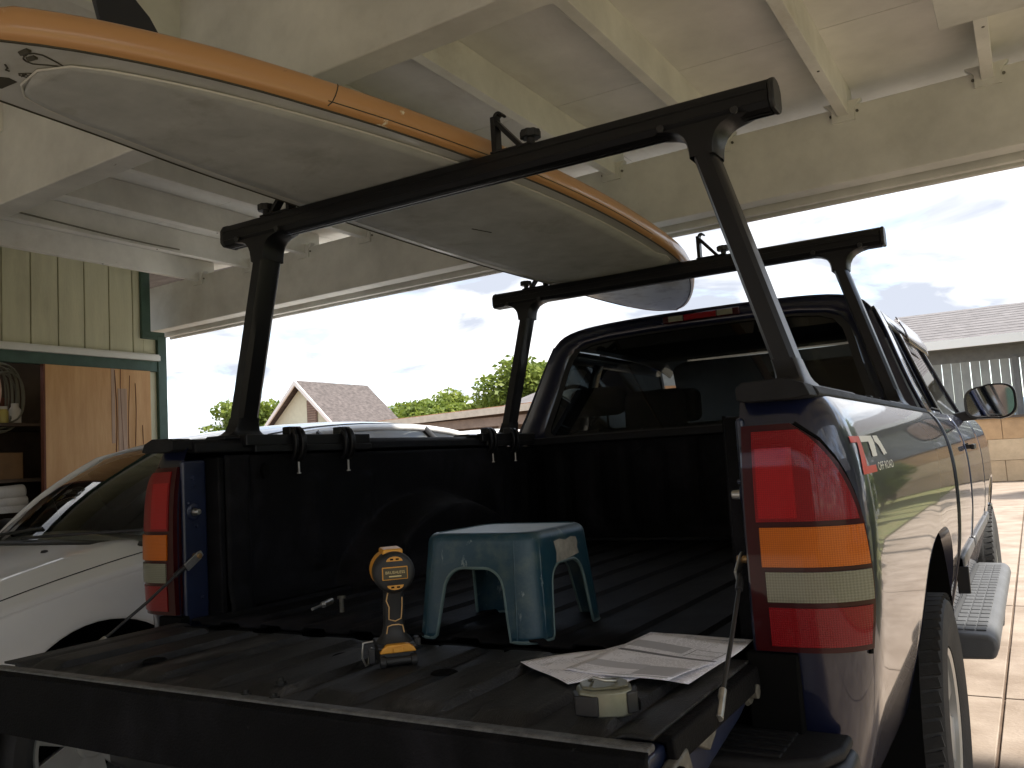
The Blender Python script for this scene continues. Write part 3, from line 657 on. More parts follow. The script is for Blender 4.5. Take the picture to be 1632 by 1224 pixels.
# ---------------------------------------------------------------- cab
def yback(z): return 2.065 + (.16 * (z - 1.32) / .5 if z > 1.32 else 0)
OUT = [(.0, 1.868), (.25, 1.866), (.48, 1.858), (.62, 1.842), (.70, 1.812), (.745, 1.76), (.775, 1.68), (.81, 1.57), (.855, 1.44), (.893, 1.34), (.915, 1.28), (.93, 1.15), (.93, .60), (0, .60)]
INN = [(.0, 1.800), (.25, 1.798), (.44, 1.792), (.56, 1.778), (.62, 1.755), (.655, 1.71), (.675, 1.65), (.70, 1.55), (.732, 1.44), (.752, 1.375), (.752, 1.345), (.73, 1.33), (.60, 1.328), (0, 1.328)]
def ringpts(T, dy=0.0): 
    r = [Vector((x, yback(z) + dy, z)) for x, z in T]; return r + [Vector((-p.x, p.y, p.z)) for p in r[::-1]][1 if T[-1][0] == 0 else 0:-1 if T[0][0] == 0 else None]
def ring(A, B):
    n = len(A); b_ = MB(); b_.add(A + B, [(i, (i + 1) % n, n + (i + 1) % n, n + i) for i in range(n)]); return b_
ring(ringpts(OUT), ringpts(INN)).build('cab_back', 'navy', tk, smooth=30, solid=.006)
gp = ringpts(INN, .004); q = MB(); q.add(gp, [tuple(range(len(gp)))]); rg = q.build('rear_window', 'glassrear', tk)
MID = [(x * .955, 1.328 + (z - 1.328) * .955 + .01) for x, z in INN]
ring(ringpts(INN, -.002), ringpts(MID, -.002)).build('window_seal', 'blk', rg)
for s in (1, -1): MB().bx(s * .245, s * .255, 2.07, 2.075, 1.34, 1.345).build('latch_mark', 'blk', rg)
# roof shell
def roofpt(u, y):
    x = -.74 + 1.48 * u; ax = abs(x); zt = sinterp([(0, 1.872), (.25, 1.87), (.48, 1.862), (.62, 1.845), (.70, 1.815), (.745, 1.765)], ax)
    e = max(0, (y - 3.35) / .45); return Vector((x, y + (yback(zt) - 2.065) * max(0, 1 - (y - 2.065) / .6) , zt + .018 * math.sin(min(1, (y - 2.06) / 1.3) * PI) - .06 * e * e))
us = [.5 + .5 * math.sin(a) for a in lin(-PI / 2, PI / 2, 33)]
q = MB(); q.grid(roofpt, us, [2.06, 2.10, 2.16, 2.25, 2.4, 2.7, 3.0, 3.35, 3.6, 3.8]); q.build('roof', 'navy', tk, smooth=60, solid=.01)
# high brake lamp
bl = MB().box((0.02, 2.205, 1.838), (.36, .02, .034)).build('high_brake_light', 'lensdark', tk, bevel=.006)
MB().box((.02, 2.194, 1.838), (.15, .012, .026)).build('lamp_segment', 'lensred', bl, bevel=.003)
for s in (1, -1): MB().box((.02 + s * .115, 2.194, 1.838), (.07, .012, .026)).build('lamp_segment', 'lensclear', bl, bevel=.003)
# sides above the belt
def up(y, t, s, off=0): 
    z = 1.32 + .46 * t; x = sinterp([(1.32, .918), (1.44, .868), (1.57, .822), (1.68, .785), (1.78, .745)], z); return Vector((s * (x + off), y + (yback(z) - 2.065) * max(0, 1 - (y - 2.07) / .5), z))
def apill(t): return 4.28 - .62 * t
for s in (1, -1):
    q = MB()
    q.grid(lambda y, t: up(y, t, s), lin(2.072, 2.31, 5), lin(0, 1, 9))
    q.grid(lambda y, t: up(y, t, s), lin(2.31, 3.7, 16), [.86, .93, 1.0])
    q.grid(lambda y, t: up(y, t, s), lin(2.31, 4.3, 16), [-.03, .03])
    q.grid(lambda y, t: up(y, t, s), [2.70, 2.76, 2.82], lin(0, .9, 8))
    q.grid(lambda k_, t: up(apill(t) - .07 + .07 * k_, t, s), [0, 1], lin(0, 1, 9))
    sd_ = q.build('side_frame', 'navy', tk, smooth=40, solid=.012)
    q = MB(); q.grid(lambda y, t: up(y, t, s, -.006), lin(2.28, 2.74, 5), lin(-.02, .9, 8)); q.build('quarter_glass', 'glassside', tk, smooth=60)
    q = MB(); q.grid(lambda k_, t: up(2.78 + (apill(t) - .04 - 2.78) * k_, t, s, -.006), lin(0, 1, 8), lin(-.02, .9, 8)); q.build('door_glass', 'glassside', tk, smooth=60)
    q = MB(); q.tube([up(2.33, .06, s, .004), up(2.33, .84, s, .004), up(2.69, .84, s, .004), up(2.69, .06, s, .004)], .006, 6, closed=True); q.build('glass_trim', 'blk', sd_, smooth=60)
    q = MB(); q.grid(lambda y, t: up(y, t, s, .018 + .012 * math.sin((t - .78) / .26 * PI)), lin(2.8, 3.75, 12), lin(.78, 1.04, 5)); q.build('rain_visor', mat('smoked_visor', (.02, .012, .012), .2, coat=.5), tk, smooth=60, solid=.004)
    # lower panels
    def low(y, z, off=0): 
        fl = flare(y, z, YF); x = XM - inset(z) + fl
        nz = max(0, (y - 5.0) / .95); return Vector((s * (x + off) * (1 - .10 * nz * nz), y, z))
    for (ya, yb, nm) in ((2.052, 2.80, 'rear_door'), (2.812, 4.02, 'front_door'), (4.03, 5.86, 'front_fender')):
        q = MB(); ysd = lin(ya, yb, 12) if nm != 'front_fender' else lin(ya, YF - RAY - .004, 5) + [YF - RAY * math.cos(a) for a in lin(.004, PI - .004, 40)] + lin(YF + RAY + .004, yb, 6)
        def lf(y, t, nm=nm):
            z0 = zlow(y, YF, .50) if nm == 'front_fender' else .50; return low(y, z0 + (1.322 - z0) * t)
        q.grid(lf, ysd, lin(0, 1, 28)); pn = q.build(nm, 'navy', tk, smooth=50, solid=.008)
        q = MB(); y0, y1 = (ya + .03, yb - .008) if nm != 'front_fender' else (ya + .008, YF - RAY - .03)
        prof = [(.70, .002), (.705, .014), (.735, .020), (.765, .014), (.77, .002)]
        q.grid(lambda y, k_: low(y, prof[k_][0], prof[k_][1]), lin(y0, y1, 8), range(5)); q.build('side_moulding', 'mould', pn, smooth=60, solid=.004)
        if nm == 'front_door':
            hb = MB().prism([(ya + .09, 1.145), (ya + .09, 1.185), (ya + .25, 1.19), (ya + .25, 1.15)], 'x', s * (XM - .03), s * (XM - .004)).build('handle_cup', 'void', pn)
            MB().bx(s * (XM + .012), s * (XM + .030), ya + .10, ya + .25, 1.16, 1.185).build('handle', 'blk', pn, bevel=.005)
            for yy in (ya + .11, ya + .24): MB().bx(s * (XM - .01), s * (XM + .02), yy - .008, yy + .008, 1.163, 1.182).build('handle_post', 'blk', pn)
        if nm == 'rear_door': 
            MB().bx(s * (XM - .03), s * (XM + .012), ya + .012, ya + .03, .64, .74).build('end_moulding', 'blk', pn, bevel=.003)
    # door mirror
    mr = MB(); mp_ = [(.12 + .122 * math.copysign(abs(math.cos(a)) ** .62, math.cos(a)), .094 * math.copysign(abs(math.sin(a)) ** .62, math.sin(a)) * (1.0 if math.cos(a) > 0 else .92) + .006 * math.cos(a)) for a in [2 * PI * i_ / 40 for i_ in range(40)]]
    ctr = Vector((s * .965, 3.62, 1.395))
    layers = [(0, 1.0), (.05, 1.03), (.10, .96), (.14, .78), (.16, .5)]
    v = []; n = len(mp_)
    for (dy_, sc) in layers: v += [ctr + Vector((s * (.12 + (px - .12) * sc), dy_, pz * sc)) for px, pz in mp_]
    f = [(j * n + i, j * n + (i + 1) % n, (j + 1) * n + (i + 1) % n, (j + 1) * n + i) for j in range(len(layers) - 1) for i in range(n)] + [tuple(range((len(layers) - 1) * n, len(layers) * n))]
    mr.add(v, f)
    rim = [ctr + Vector((s * (.12 + (px - .12) * .90), .004, pz * .90)) for px, pz in mp_]; o0 = len(mr.v)
    mr.v += rim; mr.f += [(i, (i + 1) % n, o0 + (i + 1) % n, o0 + i) for i in range(n)]
    MR = mr.build('door_mirror', 'blk', tk, smooth=50)
    q = MB(); q.add([ctr + Vector((s * (.12 + (px - .12) * .91), .006, pz * .91)) for px, pz in mp_], [tuple(range(n))]); q.xf(Matrix.Translation(ctr) @ Matrix.Rotation(s * R(-4), 4, 'Z') @ Matrix.Translation(-ctr)); q.build('mirror_glass', 'mirror', MR)
    MB().prism([(s * .90, 1.30), (s * .90, 1.345), (s * .99, 1.36), (s * 1.02, 1.335), (s * 1.02, 1.305)], 'y', 3.63, 3.70).build('mirror_arm', 'blk', MR, bevel=.008)
    # running board
    sb = MB(); spf = [(.88, .37), (.88, .462), (.92, .474), (1.045, .472), (1.072, .455), (1.078, .42), (1.062, .378)]
    sb.prism([(s * a, c) for a, c in spf], 'y', 2.17, 4.28); SB = sb.build('running_board', 'stepgrey', tk, bevel=.018, seg=3)
    for i in range(3):
        for k in range(22): MB().box((s * (.940 + .040 * i), 2.27 + .088 * k, .4745), (.034, .07, .008)).build('tread_pad', 'stepgrey', SB, bevel=.002)
# windshield, hood, dash, grille
q = MB(); q.grid(lambda a, t: Vector(((-.80 + 1.6 * a) * (1.06 - .2 * t), 4.33 + .08 - .16 * (2 * a - 1) ** 2 * .5 - .62 * t, 1.30 + .50 * t)), lin(0, 1, 12), lin(0, 1, 6)); q.build('windshield', 'glass', tk, smooth=60)
q = MB(); q.grid(lambda a, y: Vector(((-.92 + 1.84 * a) * (1 - .06 * max(0, (y - 5) / .9)), y, 1.315 - .10 * ((y - 4.3) / 1.6) ** 2 - .03 * (2 * a - 1) ** 4)), lin(0, 1, 14), lin(4.28, 5.86, 10)); q.build('hood', 'navy', tk, smooth=60, solid=.01)
MB().bx(-.86, .86, 5.82, 5.88, .55, 1.22).build('grille', 'blk', tk, bevel=.02)
MB().bx(-.95, .95, 5.84, 5.98, .50, .72).build('front_bumper', 'chrome', tk, bevel=.03, seg=3)
MB().prism([(3.85, .9), (3.80, 1.20), (3.95, 1.285), (4.32, 1.285), (4.36, .9)], 'x', -.85, .85).build('dashboard', 'blk', tk, bevel=.03)
MB().bx(-.90, .90, 2.1, 4.3, .50, .56).build('cab_floor', 'void', tk)
q = MB(); q.tube([(-.40 + .185 * math.cos(a), 3.62 + .06 * math.sin(a), 1.215 + .165 * math.sin(a)) for a in lin(0, 2 * PI * 27 / 28, 28)], .014, 8, closed=True)
q.cyl((-.40, 3.62, 1.215), (-.40, 3.9, 1.15), .04, n=12); q.box((-.40, 3.622, 1.215), (.34, .02, .05)); q.build('steering_wheel', 'blk', tk, smooth=50)
for (x, y0, w_, hh) in ((-.40, 2.98, .50, 1.36), (.40, 2.98, .50, 1.36)):
    st = MB().prism([(y0 - .02, .75), (y0 + .13, .72), (y0 + .08, hh - .10), (y0 + .02, hh), (y0 - .06, hh), (y0 - .10, hh - .06)], 'x', x - w_ / 2, x + w_ / 2).build('seat', 'cloth', tk, bevel=.05, seg=4)
    MB().box((x, y0 + .34, .80), (w_, .5, .16)).build('seat_cushion', 'cloth', st, bevel=.04, seg=3)
    MB().box((x, y0 - .03, hh + .12), (.28, .10, .18)).build('headrest', 'cloth', st, bevel=.042, seg=4)
    for e_ in (-.06, .06): MB().cyl((x + e_, y0 - .02, hh - .02), (x + e_, y0 - .02, hh + .04), .006, n=8).build('headrest_post', 'steel', st)
rs_ = MB().bx(-.72, .72, 2.22, 2.34, .75, 1.36).build('rear_seat', 'cloth', tk, bevel=.05, seg=4)
for (x, w_, z0, z1) in ((-.60, .30, 1.43, 1.575), (-.30, .31, 1.30, 1.535), (.52, .30, 1.40, 1.60)):
    MB().bx(x - w_ / 2, x + w_ / 2, 2.33, 2.43, z0, z1).build('headrest', 'cloth', rs_, bevel=.049, seg=5)
    for e_ in (-.05, .05): MB().cyl((x + e_, 2.37, 1.30), (x + e_, 2.37, 1.45), .006, n=8).build('headrest_post', 'blk', rs_)
MB().box((0, 3.93, 1.70), (.24, .03, .07)).build('interior_mirror', 'blk', tk, bevel=.015)
MB().bx(-.70, .70, 2.26, 3.6, 1.795, 1.81).build('headliner', mat('grey_headliner', (.02, .02, .022), .95), tk)
# wheels
def make_wheel(name, par, x, y, z, r, s, rimr, wid, spokes, m='rubber', tread=True, am='alloy'):
    wh = MB()
    prof = [(rimr, -wid * .36), (rimr + .01, -wid * .46), (r * .80, -wid * .53), (r * .93, -wid * .50), (r * .985, -wid * .40), (r, -wid * .2), (r, wid * .2), (r * .985, wid * .40), (r * .93, wid * .50), (r * .80, wid * .53), (rimr + .01, wid * .46), (rimr, wid * .36)]
    wh.lathe(prof, (x, y, z), (s, 0, 0), 56); W = wh.build(name, m, par, smooth=35)
    if tread:
        t_ = MB(); nb = 64
        for k in range(nb):
            for (hx, w2, da) in ((-.38, .20, 0), (-.13, .18, .5), (.13, .18, 0), (.38, .20, .5)):
                a = 2 * PI * (k + da) / nb; c, s_ = math.cos(a), math.sin(a)
                m4 = Matrix.Translation((x + s * hx * wid, y + c * (r - .002 - abs(hx) * .016), z + s_ * (r - .002 - abs(hx) * .016))) @ Matrix.Rotation(-(PI / 2 - a), 4, 'X') @ Matrix.Rotation(.25 * (1 if hx > 0 else -1), 4, 'Z')
                q_ = MB().box((0, 0, 0), (w2 * wid, 2 * PI * r / nb * .72, .012)); q_.xf(m4); t_.add(q_.v, q_.f)
        tag(t_.build('tread_blocks', m, W), kind='stuff')
    rm = MB(); fo = wid * .34
    rm.lathe([(rimr * 1.03, fo + .02), (rimr * 1.02, fo + .028), (rimr * .95, fo + .022), (rimr * .92, fo - .03), (rimr * .86, -wid * .3), (rimr, -wid * .36), (rimr * 1.01, fo)], (x, y, z), (s, 0, 0), 48); RM = rm.build('rim', am, W, smooth=40)
    MB().lathe([(0, -.04), (rimr * .9, -.04)], (x, y, z), (s, 0, 0), 32).build('brake_disc', 'void', RM)
    for k in range(spokes):
        a = 2 * PI * k / spokes + PI / 2; sp = MB()
        w0, w1 = rimr * .20, rimr * (.34 if spokes <= 6 else .2)
        sp.add([(fo - .005, -w0, .2 * rimr), (fo - .005, w0, .2 * rimr), (fo + .012, w1, .96 * rimr), (fo + .012, -w1, .96 * rimr), (fo - .045, -w0 * .8, .2 * rimr), (fo - .045, w0 * .8, .2 * rimr), (fo - .035, w1 * .85, .96 * rimr), (fo - .035, -w1 * .85, .96 * rimr)], [(0, 1, 2, 3), (7, 6, 5, 4), (0, 4, 5, 1), (1, 5, 6, 2), (2, 6, 7, 3), (3, 7, 4, 0)])
        sp.xf(Matrix.Translation((x, y, z)) @ Matrix.Scale(s, 4, (1, 0, 0)) @ Matrix.Rotation(a - PI / 2, 4, 'X')); sp.build('spoke', am, RM, bevel=.006)
    hb = MB().lathe([(rimr * .30, fo - .03), (rimr * .30, fo + .008), (rimr * .26, fo + .014), (rimr * .16, fo + .012), (rimr * .15, fo + .018), (0, fo + .020)], (x, y, z), (s, 0, 0), 28).build('hub_cap', am, RM, smooth=30)
    return W
for s in (1, -1):
    make_wheel('wheel', tk, s * .868, YC, .380, .380, s, .212, .25, 6)
    make_wheel('wheel', tk, s * .868, YF, .380, .380, s, .212, .25, 6)
MB().cyl((-.8, YC, .39), (.8, YC, .39), .06, n=14).build('rear_axle', 'void', tk)
MB().cyl((-.8, YF, .39), (.8, YF, .39), .05, n=14).build('front_axle', 'void', tk)
# ==================================================================== BED RACK
def make_rack(y0, ya, yb, clamps, label):
    rk = thing('bed_rack', label, 'rack', (0, y0, 1.345), group='ladder racks over the truck bed')
    # crossbar: rounded extrusion with slots underneath
    hw, zb = .036, 1.984
    pr = [(-hw, -.020), (-hw, .012), (-.028, .028), (-.012, .036), (.012, .036), (.028, .028), (hw, .012), (hw, -.020), (.028, -.032), (.016, -.036), (.013, -.036), (.013, -.029), (.005, -.029), (.005, -.036), (-.005, -.036), (-.005, -.029), (-.013, -.029), (-.013, -.036), (-.016, -.036), (-.028, -.032)]
    CB = MB().prism([(y0 + a, zb + c) for a, c in pr], 'x', -.846, .846).build('crossbar', 'rackblk', rk, smooth=28)
    for s in (1, -1):
        MB().prism([(y0 + a * 1.03, zb + c * 1.03) for a, c in ((-hw, -.022), (-hw, .014), (-.026, .030), (-.010, .037), (.010, .037), (.026, .030), (hw, .014), (hw, -.022), (.026, -.034), (-.026, -.034))], 'x', s * .846, s * .860).build('end_cap', 'blk', CB, bevel=.005)
        for k in (-1, 1): MB().bx(-.8455, .8455, y0 - .0375, y0 - .0355, zb - .006 + k * .012, zb - .003 + k * .012).build('extrusion_line', 'rackblk', CB) if s == 1 else None
        xb, xt = .838, .690
        # leg: slightly tapered hollow section leaning in
        lg = MB(); N_ = 9
        def leg_pt(a, t):
            cx = xb + (xt - xb) * t; wx = .026 - .002 * t; wy = .041
            p = [(-1, -.65), (-.65, -1), (.65, -1), (1, -.65), (1, .65), (.65, 1), (-.65, 1), (-1, .65)][a]
            return Vector((s * (cx + wx * p[0]), y0 + .012 * (1 - t) + wy * p[1], 1.372 + (1.90 - 1.372) * t))
        lg.grid(leg_pt, range(8), lin(0, 1, N_), cu=True); LG = lg.build('leg', 'rackblk', rk, smooth=30)
        # flared head under the crossbar
        hd = MB(); cx = xt
        prof = [(1.878, .030, .042, 0), (1.895, .031, .043, 0), (1.91, .034, .043, 0), (1.925, .042, .043, .0), (1.938, .056, .042, 0), (1.946, .075, .041, 0), (1.951, .100, .040, 0), (1.953, .108, .040, 0)]
        def hp_(a, k_):
            z, wx, wy, o_ = prof[k_]; p = [(-1, -.75), (-.85, -1), (.85, -1), (1, -.75), (1, .75), (.85, 1), (-.85, 1), (-1, .75)][a]
            return Vector((s * (cx + .006 * (1.9 - z) * -8 * 0 + wx * p[0] + .004), y0 + wy * p[1], z))
        hd.grid(hp_, range(8), range(len(prof)), cu=True); n0 = len(hd.v); hd.f.append(tuple(i * len(prof) + len(prof) - 1 for i in range(8)))
        HD = hd.build('leg_head', 'rackblk', rk, smooth=35)
        for e_ in (-1, 1):
            MB().cyl((s * cx + e_ * .085, y0 - .040, 1.958), (s * cx + e_ * .085, y0 - .048, 1.958), .009, n=12).build('head_bolt', 'blk', HD, bevel=.002)
        # foot flare and base track
        ft = MB(); fpr = [(1.350, .034, .085), (1.356, .033, .080), (1.362, .030, .062), (1.372, .028, .050), (1.392, .0268, .043), (1.41, .0262, .0415)]
        ft.grid(lambda a, k_: Vector((s * (xb - .28 * (fpr[k_][0] - 1.372) + fpr[k_][1] * [-1, -.8, .8, 1, 1, .8, -.8, -1][a]), y0 + .012 + fpr[k_][2] * [-.75, -1, -1, -.75, .75, 1, 1, .75][a], fpr[k_][0])), range(8), range(len(fpr)), cu=True)
        FT = ft.build('foot', 'rackblk', rk, smooth=35)
        TR = MB().prism([(s * .790, 1.344), (s * .790, 1.352), (s * .80, 1.356), (s * .868, 1.356), (s * .878, 1.350), (s * .878, 1.344)], 'y', ya, yb).build('base_track', 'rackblk', rk, bevel=.002)
        if s == -1:
            MB().bx(-.796, -.764, ya + .06, yb, 1.322, 1.357).build('track_flange', 'rackblk', TR, bevel=.004)
            MB().bx(-.776, -.759, ya + .09, yb, 1.302, 1.324).build('track_lip', 'rackblk', TR, bevel=.003)
        for yc in clamps:
            cl = MB(); pts = []
            for k in range(13):
                a = -PI / 2 + PI * k / 12; pts.append((s * (.770 - .032 * math.cos(a)), 1.325 + .056 * math.sin(a)))
            inn = [(s * (.770 - .014 * math.cos(-PI / 2 + PI * k / 12)), 1.325 + .040 * math.sin(-PI / 2 + PI * k / 12)) for k in range(13)]
            cl.prism(pts + inn[::-1], 'y', yc + .006, yc + .028)
            cl.prism([(p[0] + s * .004, p[1] + .002) for p in pts] + [(p[0], p[1]) for p in inn[::-1]], 'y', yc - .020, yc - .004)
            cl.bx(s * .765, s * .80, yc - .022, yc + .03, 1.355, 1.382); CL = cl.build('clamp', 'rackblk', TR, bevel=.004)
            MB().cyl((s * .757, yc + .004, 1.268), (s * .757, yc + .004, 1.232), .0035, n=8).build('clamp_bolt', 'steel', CL)
            MB().cyl((s * .757, yc + .004, 1.234), (s * .757, yc + .004, 1.230), .007, n=8).build('bolt_head', 'steel', CL)
    # load stops with hooks and knobs
    for (xv, s) in ((.145, 1), (-.588, -1)):
        ls = MB(); z0 = zb + .034
        ls.bx(xv - .006, xv + .008, y0 - .016, y0 + .016, z0, z0 + .098)
        a0 = Vector((xv + s * .006, y0, z0 + .085)); b0 = Vector((xv + s * .078, y0, z0 + .002))
        d_ = (b0 - a0).normalized(); nrm = Vector((d_.z, 0, -d_.x)) * .006
        ls.add([p + e_ + Vector((0, t_, 0)) for t_ in (-.014, .014) for p, e_ in ((a0, nrm), (b0, nrm), (b0, -nrm), (a0, -nrm))], [(0, 1, 2, 3), (7, 6, 5, 4), (0, 4, 5, 1), (1, 5, 6, 2), (2, 6, 7, 3), (3, 7, 4, 0)])
        hk = [(xv + .001 + s * (.014 - .014 * math.cos(a)), z0 + .096 + .014 * math.sin(a)) for a in lin(0, PI * .95, 10)]
        hk2 = [(xv + .001 + s * (.014 - .006 * math.cos(a)), z0 + .096 + .006 * math.sin(a)) for a in lin(PI * .95, 0, 10)]
        ls.prism(hk + hk2, 'y', y0 - .013, y0 + .013)
        ls.bx(xv - .01 if s > 0 else xv - .115, xv + .115 if s > 0 else xv + .01, y0 - .018, y0 + .018, z0, z0 + .006)
        LS = ls.build('load_stop', 'rackblk', rk, bevel=.003)
        kx = xv + s * .102; kb = MB(); n_ = 36
        kb.add([(kx + (.026 + .0018 * math.cos(9 * a)) * math.cos(a), y0 + (.026 + .0018 * math.cos(9 * a)) * math.sin(a), zz0) for zz0 in (z0 + .020, z0 + .040) for a in [2 * PI * i / n_ for i in range(n_)]], [tuple(range(n_ - 1, -1, -1)), tuple(range(n_, 2 * n_))] + [(i, (i + 1) % n_, n_ + (i + 1) % n_, n_ + i) for i in range(n_)])
        kb.cyl((kx, y0, z0 + .003), (kx, y0, z0 + .024), .011, n=14); kb.build('knob', 'blk', LS, bevel=.003)
    return rk
make_rack(.27, .17, .80, (.432, .667), 'black crossbar rack over the tailgate end of the bed')
make_rack(1.87, 1.48, 2.0, (1.60, 1.79), 'black crossbar rack over the bed right behind the cab')

# ==================================================================== PADDLEBOARD (deck side down)
PB = thing('paddleboard', 'white paddleboard with scuffed orange rails lying deck down on the racks', 'paddleboard', (-.24, .8, 2.02))
Y0, Y1 = -.93, 2.62
LE = [(-.93, -.40), (-.90, -.44), (-.82, -.475), (-.65, -.50), (-.40, -.525), (-.13, -.553), (.29, -.577), (.75, -.597), (1.20, -.605), (1.60, -.598), (1.95, -.578), (2.20, -.540), (2.40, -.475), (2.52, -.405), (2.59, -.33), (2.62, -.235)]
RE = [(-.93, -.36), (-.90, -.315), (-.82, -.235), (-.70, -.155), (-.55, -.088), (-.39, -.034), (-.20, .014), (0, .055), (.30, .100), (.62, .130), (.95, .140), (1.25, .134), (1.60, .112), (1.90, .075), (2.15, .022), (2.35, -.045), (2.50, -.12), (2.58, -.18), (2.62, -.235)]
def bz(y):
    d = max(0, y - 1.75) / .87; e = max(0, -.35 - y) / .58; return 2.022 - .075 * d ** 1.8 - .01 * e ** 2
def ys_board(): return [Y0 + (Y1 - Y0) * (.5 - .5 * math.cos(a)) for a in lin(.0, PI, 90)]
def bl_(y): return sinterp(LE, y)
def br_(y): return sinterp(RE, y)
TH = .105
def edge_in(y): 
    w_ = (br_(y) - bl_(y)) / 2; return min(.022, w_ * .5)
RP = [(0.0, .004), (.55, .008), (.86, .017), (1.0, .032), (.97, .047), (.80, .060), (.45, .067), (-.3, .070)]
def rail(s):
    q = MB()
    def fn(y, k_):
        e = edge_in(y); r_, zz0 = RP[k_]; x = (br_(y) - e + e * r_) if s > 0 else (bl_(y) + e - e * r_); thn = min(1, max(.18, (Y1 - y) / .25)); thn = min(thn, max(.25, (y - Y0) / .15))
        return Vector((x, y, bz(y) + zz0 * thn))
    q.grid(fn, ys_board(), range(len(RP))); return q.build('rail_band', 'orange', PB, smooth=70)
rail(1); rail(-1)
q = MB(); q.grid(lambda y, t: Vector((bl_(y) + edge_in(y) * .999 + (br_(y) - bl_(y) - 2 * edge_in(y) * .999) * t, y, bz(y) + .004 - .004 * (1 - (2 * t - 1) ** 2))), ys_board(), lin(0, 1, 14)); DK = q.build('deck', 'deck', PB, smooth=70)
q = MB(); q.grid(lambda y, t: Vector((bl_(y) + edge_in(y) * 1.2 + (br_(y) - bl_(y) - 2.4 * edge_in(y)) * t, y, bz(y) + .070 * min(1, max(.18, (Y1 - y) / .25), ) * min(1, max(.25, (y - Y0) / .15)) + .006 * (1 - (2 * t - 1) ** 2))), ys_board(), lin(0, 1, 10)); q.build('hull', 'deck', PB, smooth=70)
q = MB(); q.grid(lambda y, t: Vector((bl_(y) + .03 + (br_(y) - bl_(y) - .06) * t, y, bz(y) - .0008 - .004 * (1 - (2 * t - 1) ** 2) + .003)), lin(2.03, 2.57, 20), lin(0, 1, 10)); q.build('scuffed_nose', 'nose', PB, smooth=70)
# traction pad and its pale outline
PO = []
for y in lin(-.60, 1.62, 40): PO.append((br_(y) - .062 - .02 * max(0, -y), y))
rc = [(.062, 1.70), (.045, 1.79), (.005, 1.855), (-.06, 1.895), (-.14, 1.915)]
PO += rc + [(-.33, 1.915)] + [(-.41, 1.895), (-.475, 1.855), (-.515, 1.79), (-.535, 1.70)]
for y in lin(1.62, -.50, 40): PO.append((bl_(y) + .062, y))
PO += [(-.435, -.58), (-.41, -.64), (-.36, -.675), (-.28, -.69), (-.22, -.66)]
def pz(x, y):
    l, r = bl_(y), br_(y); t = (x - l) / (r - l); return bz(y) + .004 - .004 * (1 - (2 * t - 1) ** 2)
q = MB()
yp = lin(-.685, 1.91, 80)
def pad_x(y, right):
    xs_ = []
    for (a, b) in zip(PO, PO[1:] + PO[:1]):
        if (a[1] - y) * (b[1] - y) <= 0 and a[1] != b[1]: xs_.append(a[0] + (b[0] - a[0]) * (y - a[1]) / (b[1] - a[1]))
    return (max(xs_) if right else min(xs_)) if xs_ else -.25
q.grid(lambda y, t: Vector(((lambda X_: (X_, y, pz(X_, y) - .0035))(pad_x(y, False) + (pad_x(y, True) - pad_x(y, False)) * t))), yp, lin(0, 1, 12)); PD = q.build('traction_pad', 'pad', PB, smooth=70, solid=.004)
q = MB(); q.tube([(x, y, pz(x, y) - .004) for x, y in PO], .0026, 6, closed=True); q.build('pad_outline', 'padline', PD, smooth=70)
# prints on the tail deck
def mark(pts, r, closed=False, name='printed_mark'):
    q = MB(); q.tube([(x, y, pz(x, y) - .0005) for x, y in pts], r, 5, closed=closed); q.build(name, 'mark', DK)
el = [(-.285 + .020 * math.cos(a) - .02 * math.sin(a) * .3, -.735 + .045 * math.sin(a) + .0 * a) for a in lin(0, 2 * PI * 23 / 24, 24)]
def px_tail(px, py):   # pixel of the photograph -> point on the deck plane
    D = RT * ((px - 816) / 1385.6) - UP * ((py - 612) / 1385.6) + FW; t = (2.024 - 1.2278) / D.z; return (1.2628 + D.x * t, -1.6096 + D.y * t)
mark([px_tail(*p) for p in ((38, 85), (45, 81), (55, 81), (68, 84), (80, 90), (93, 97), (105, 104), (90, 101), (70, 99), (52, 97), (42, 93), (37, 89))], .0016, True)
for a, b in (((33, 80), (46, 75)), ((45, 89), (57, 86))):
    (x0, y0), (x1, y1) = px_tail(*a), px_tail(*b); mark([(x0, y0), (x1, y1)], .006)
mark([px_tail(*p) for p in ((8, 97), (12, 103), (9, 106), (15, 108))], .002); mark([px_tail(*p) for p in ((30, 113), (37, 112), (34, 117), (42, 113), (45, 118), (50, 113), (53, 119), (58, 115), (62, 118))], .0022)
mark([px_tail(*p) for p in ((71, 116), (75, 122), (79, 127))], .003); mark([px_tail(*p) for p in ((30, 112), (48, 112), (72, 118), (80, 127), (60, 124), (30, 115))], .0012, True)
q = MB(); tri = [px_tail(*p) for p in ((-8, 117), (14, 119), (27, 126), (3, 137), (-8, 135))]; q.add([(x, y, pz(x, y) - .001) for x, y in tri], [tuple(range(5))]); q.build('printed_mark', 'mark', DK, solid=.001)
mark([px_tail(*p) for p in ((752, 361), (783, 367))], .007); mark([px_tail(*p) for p in ((812, 382), (820, 383))], .004); mark([px_tail(*p) for p in ((742, 355), (746, 357))], .004)
for (px_, py_) in ((262, 158), (330, 165), (342, 172), (352, 163)): mark([px_tail(px_, py_), px_tail(px_ + 7, py_ + 2)], .003)
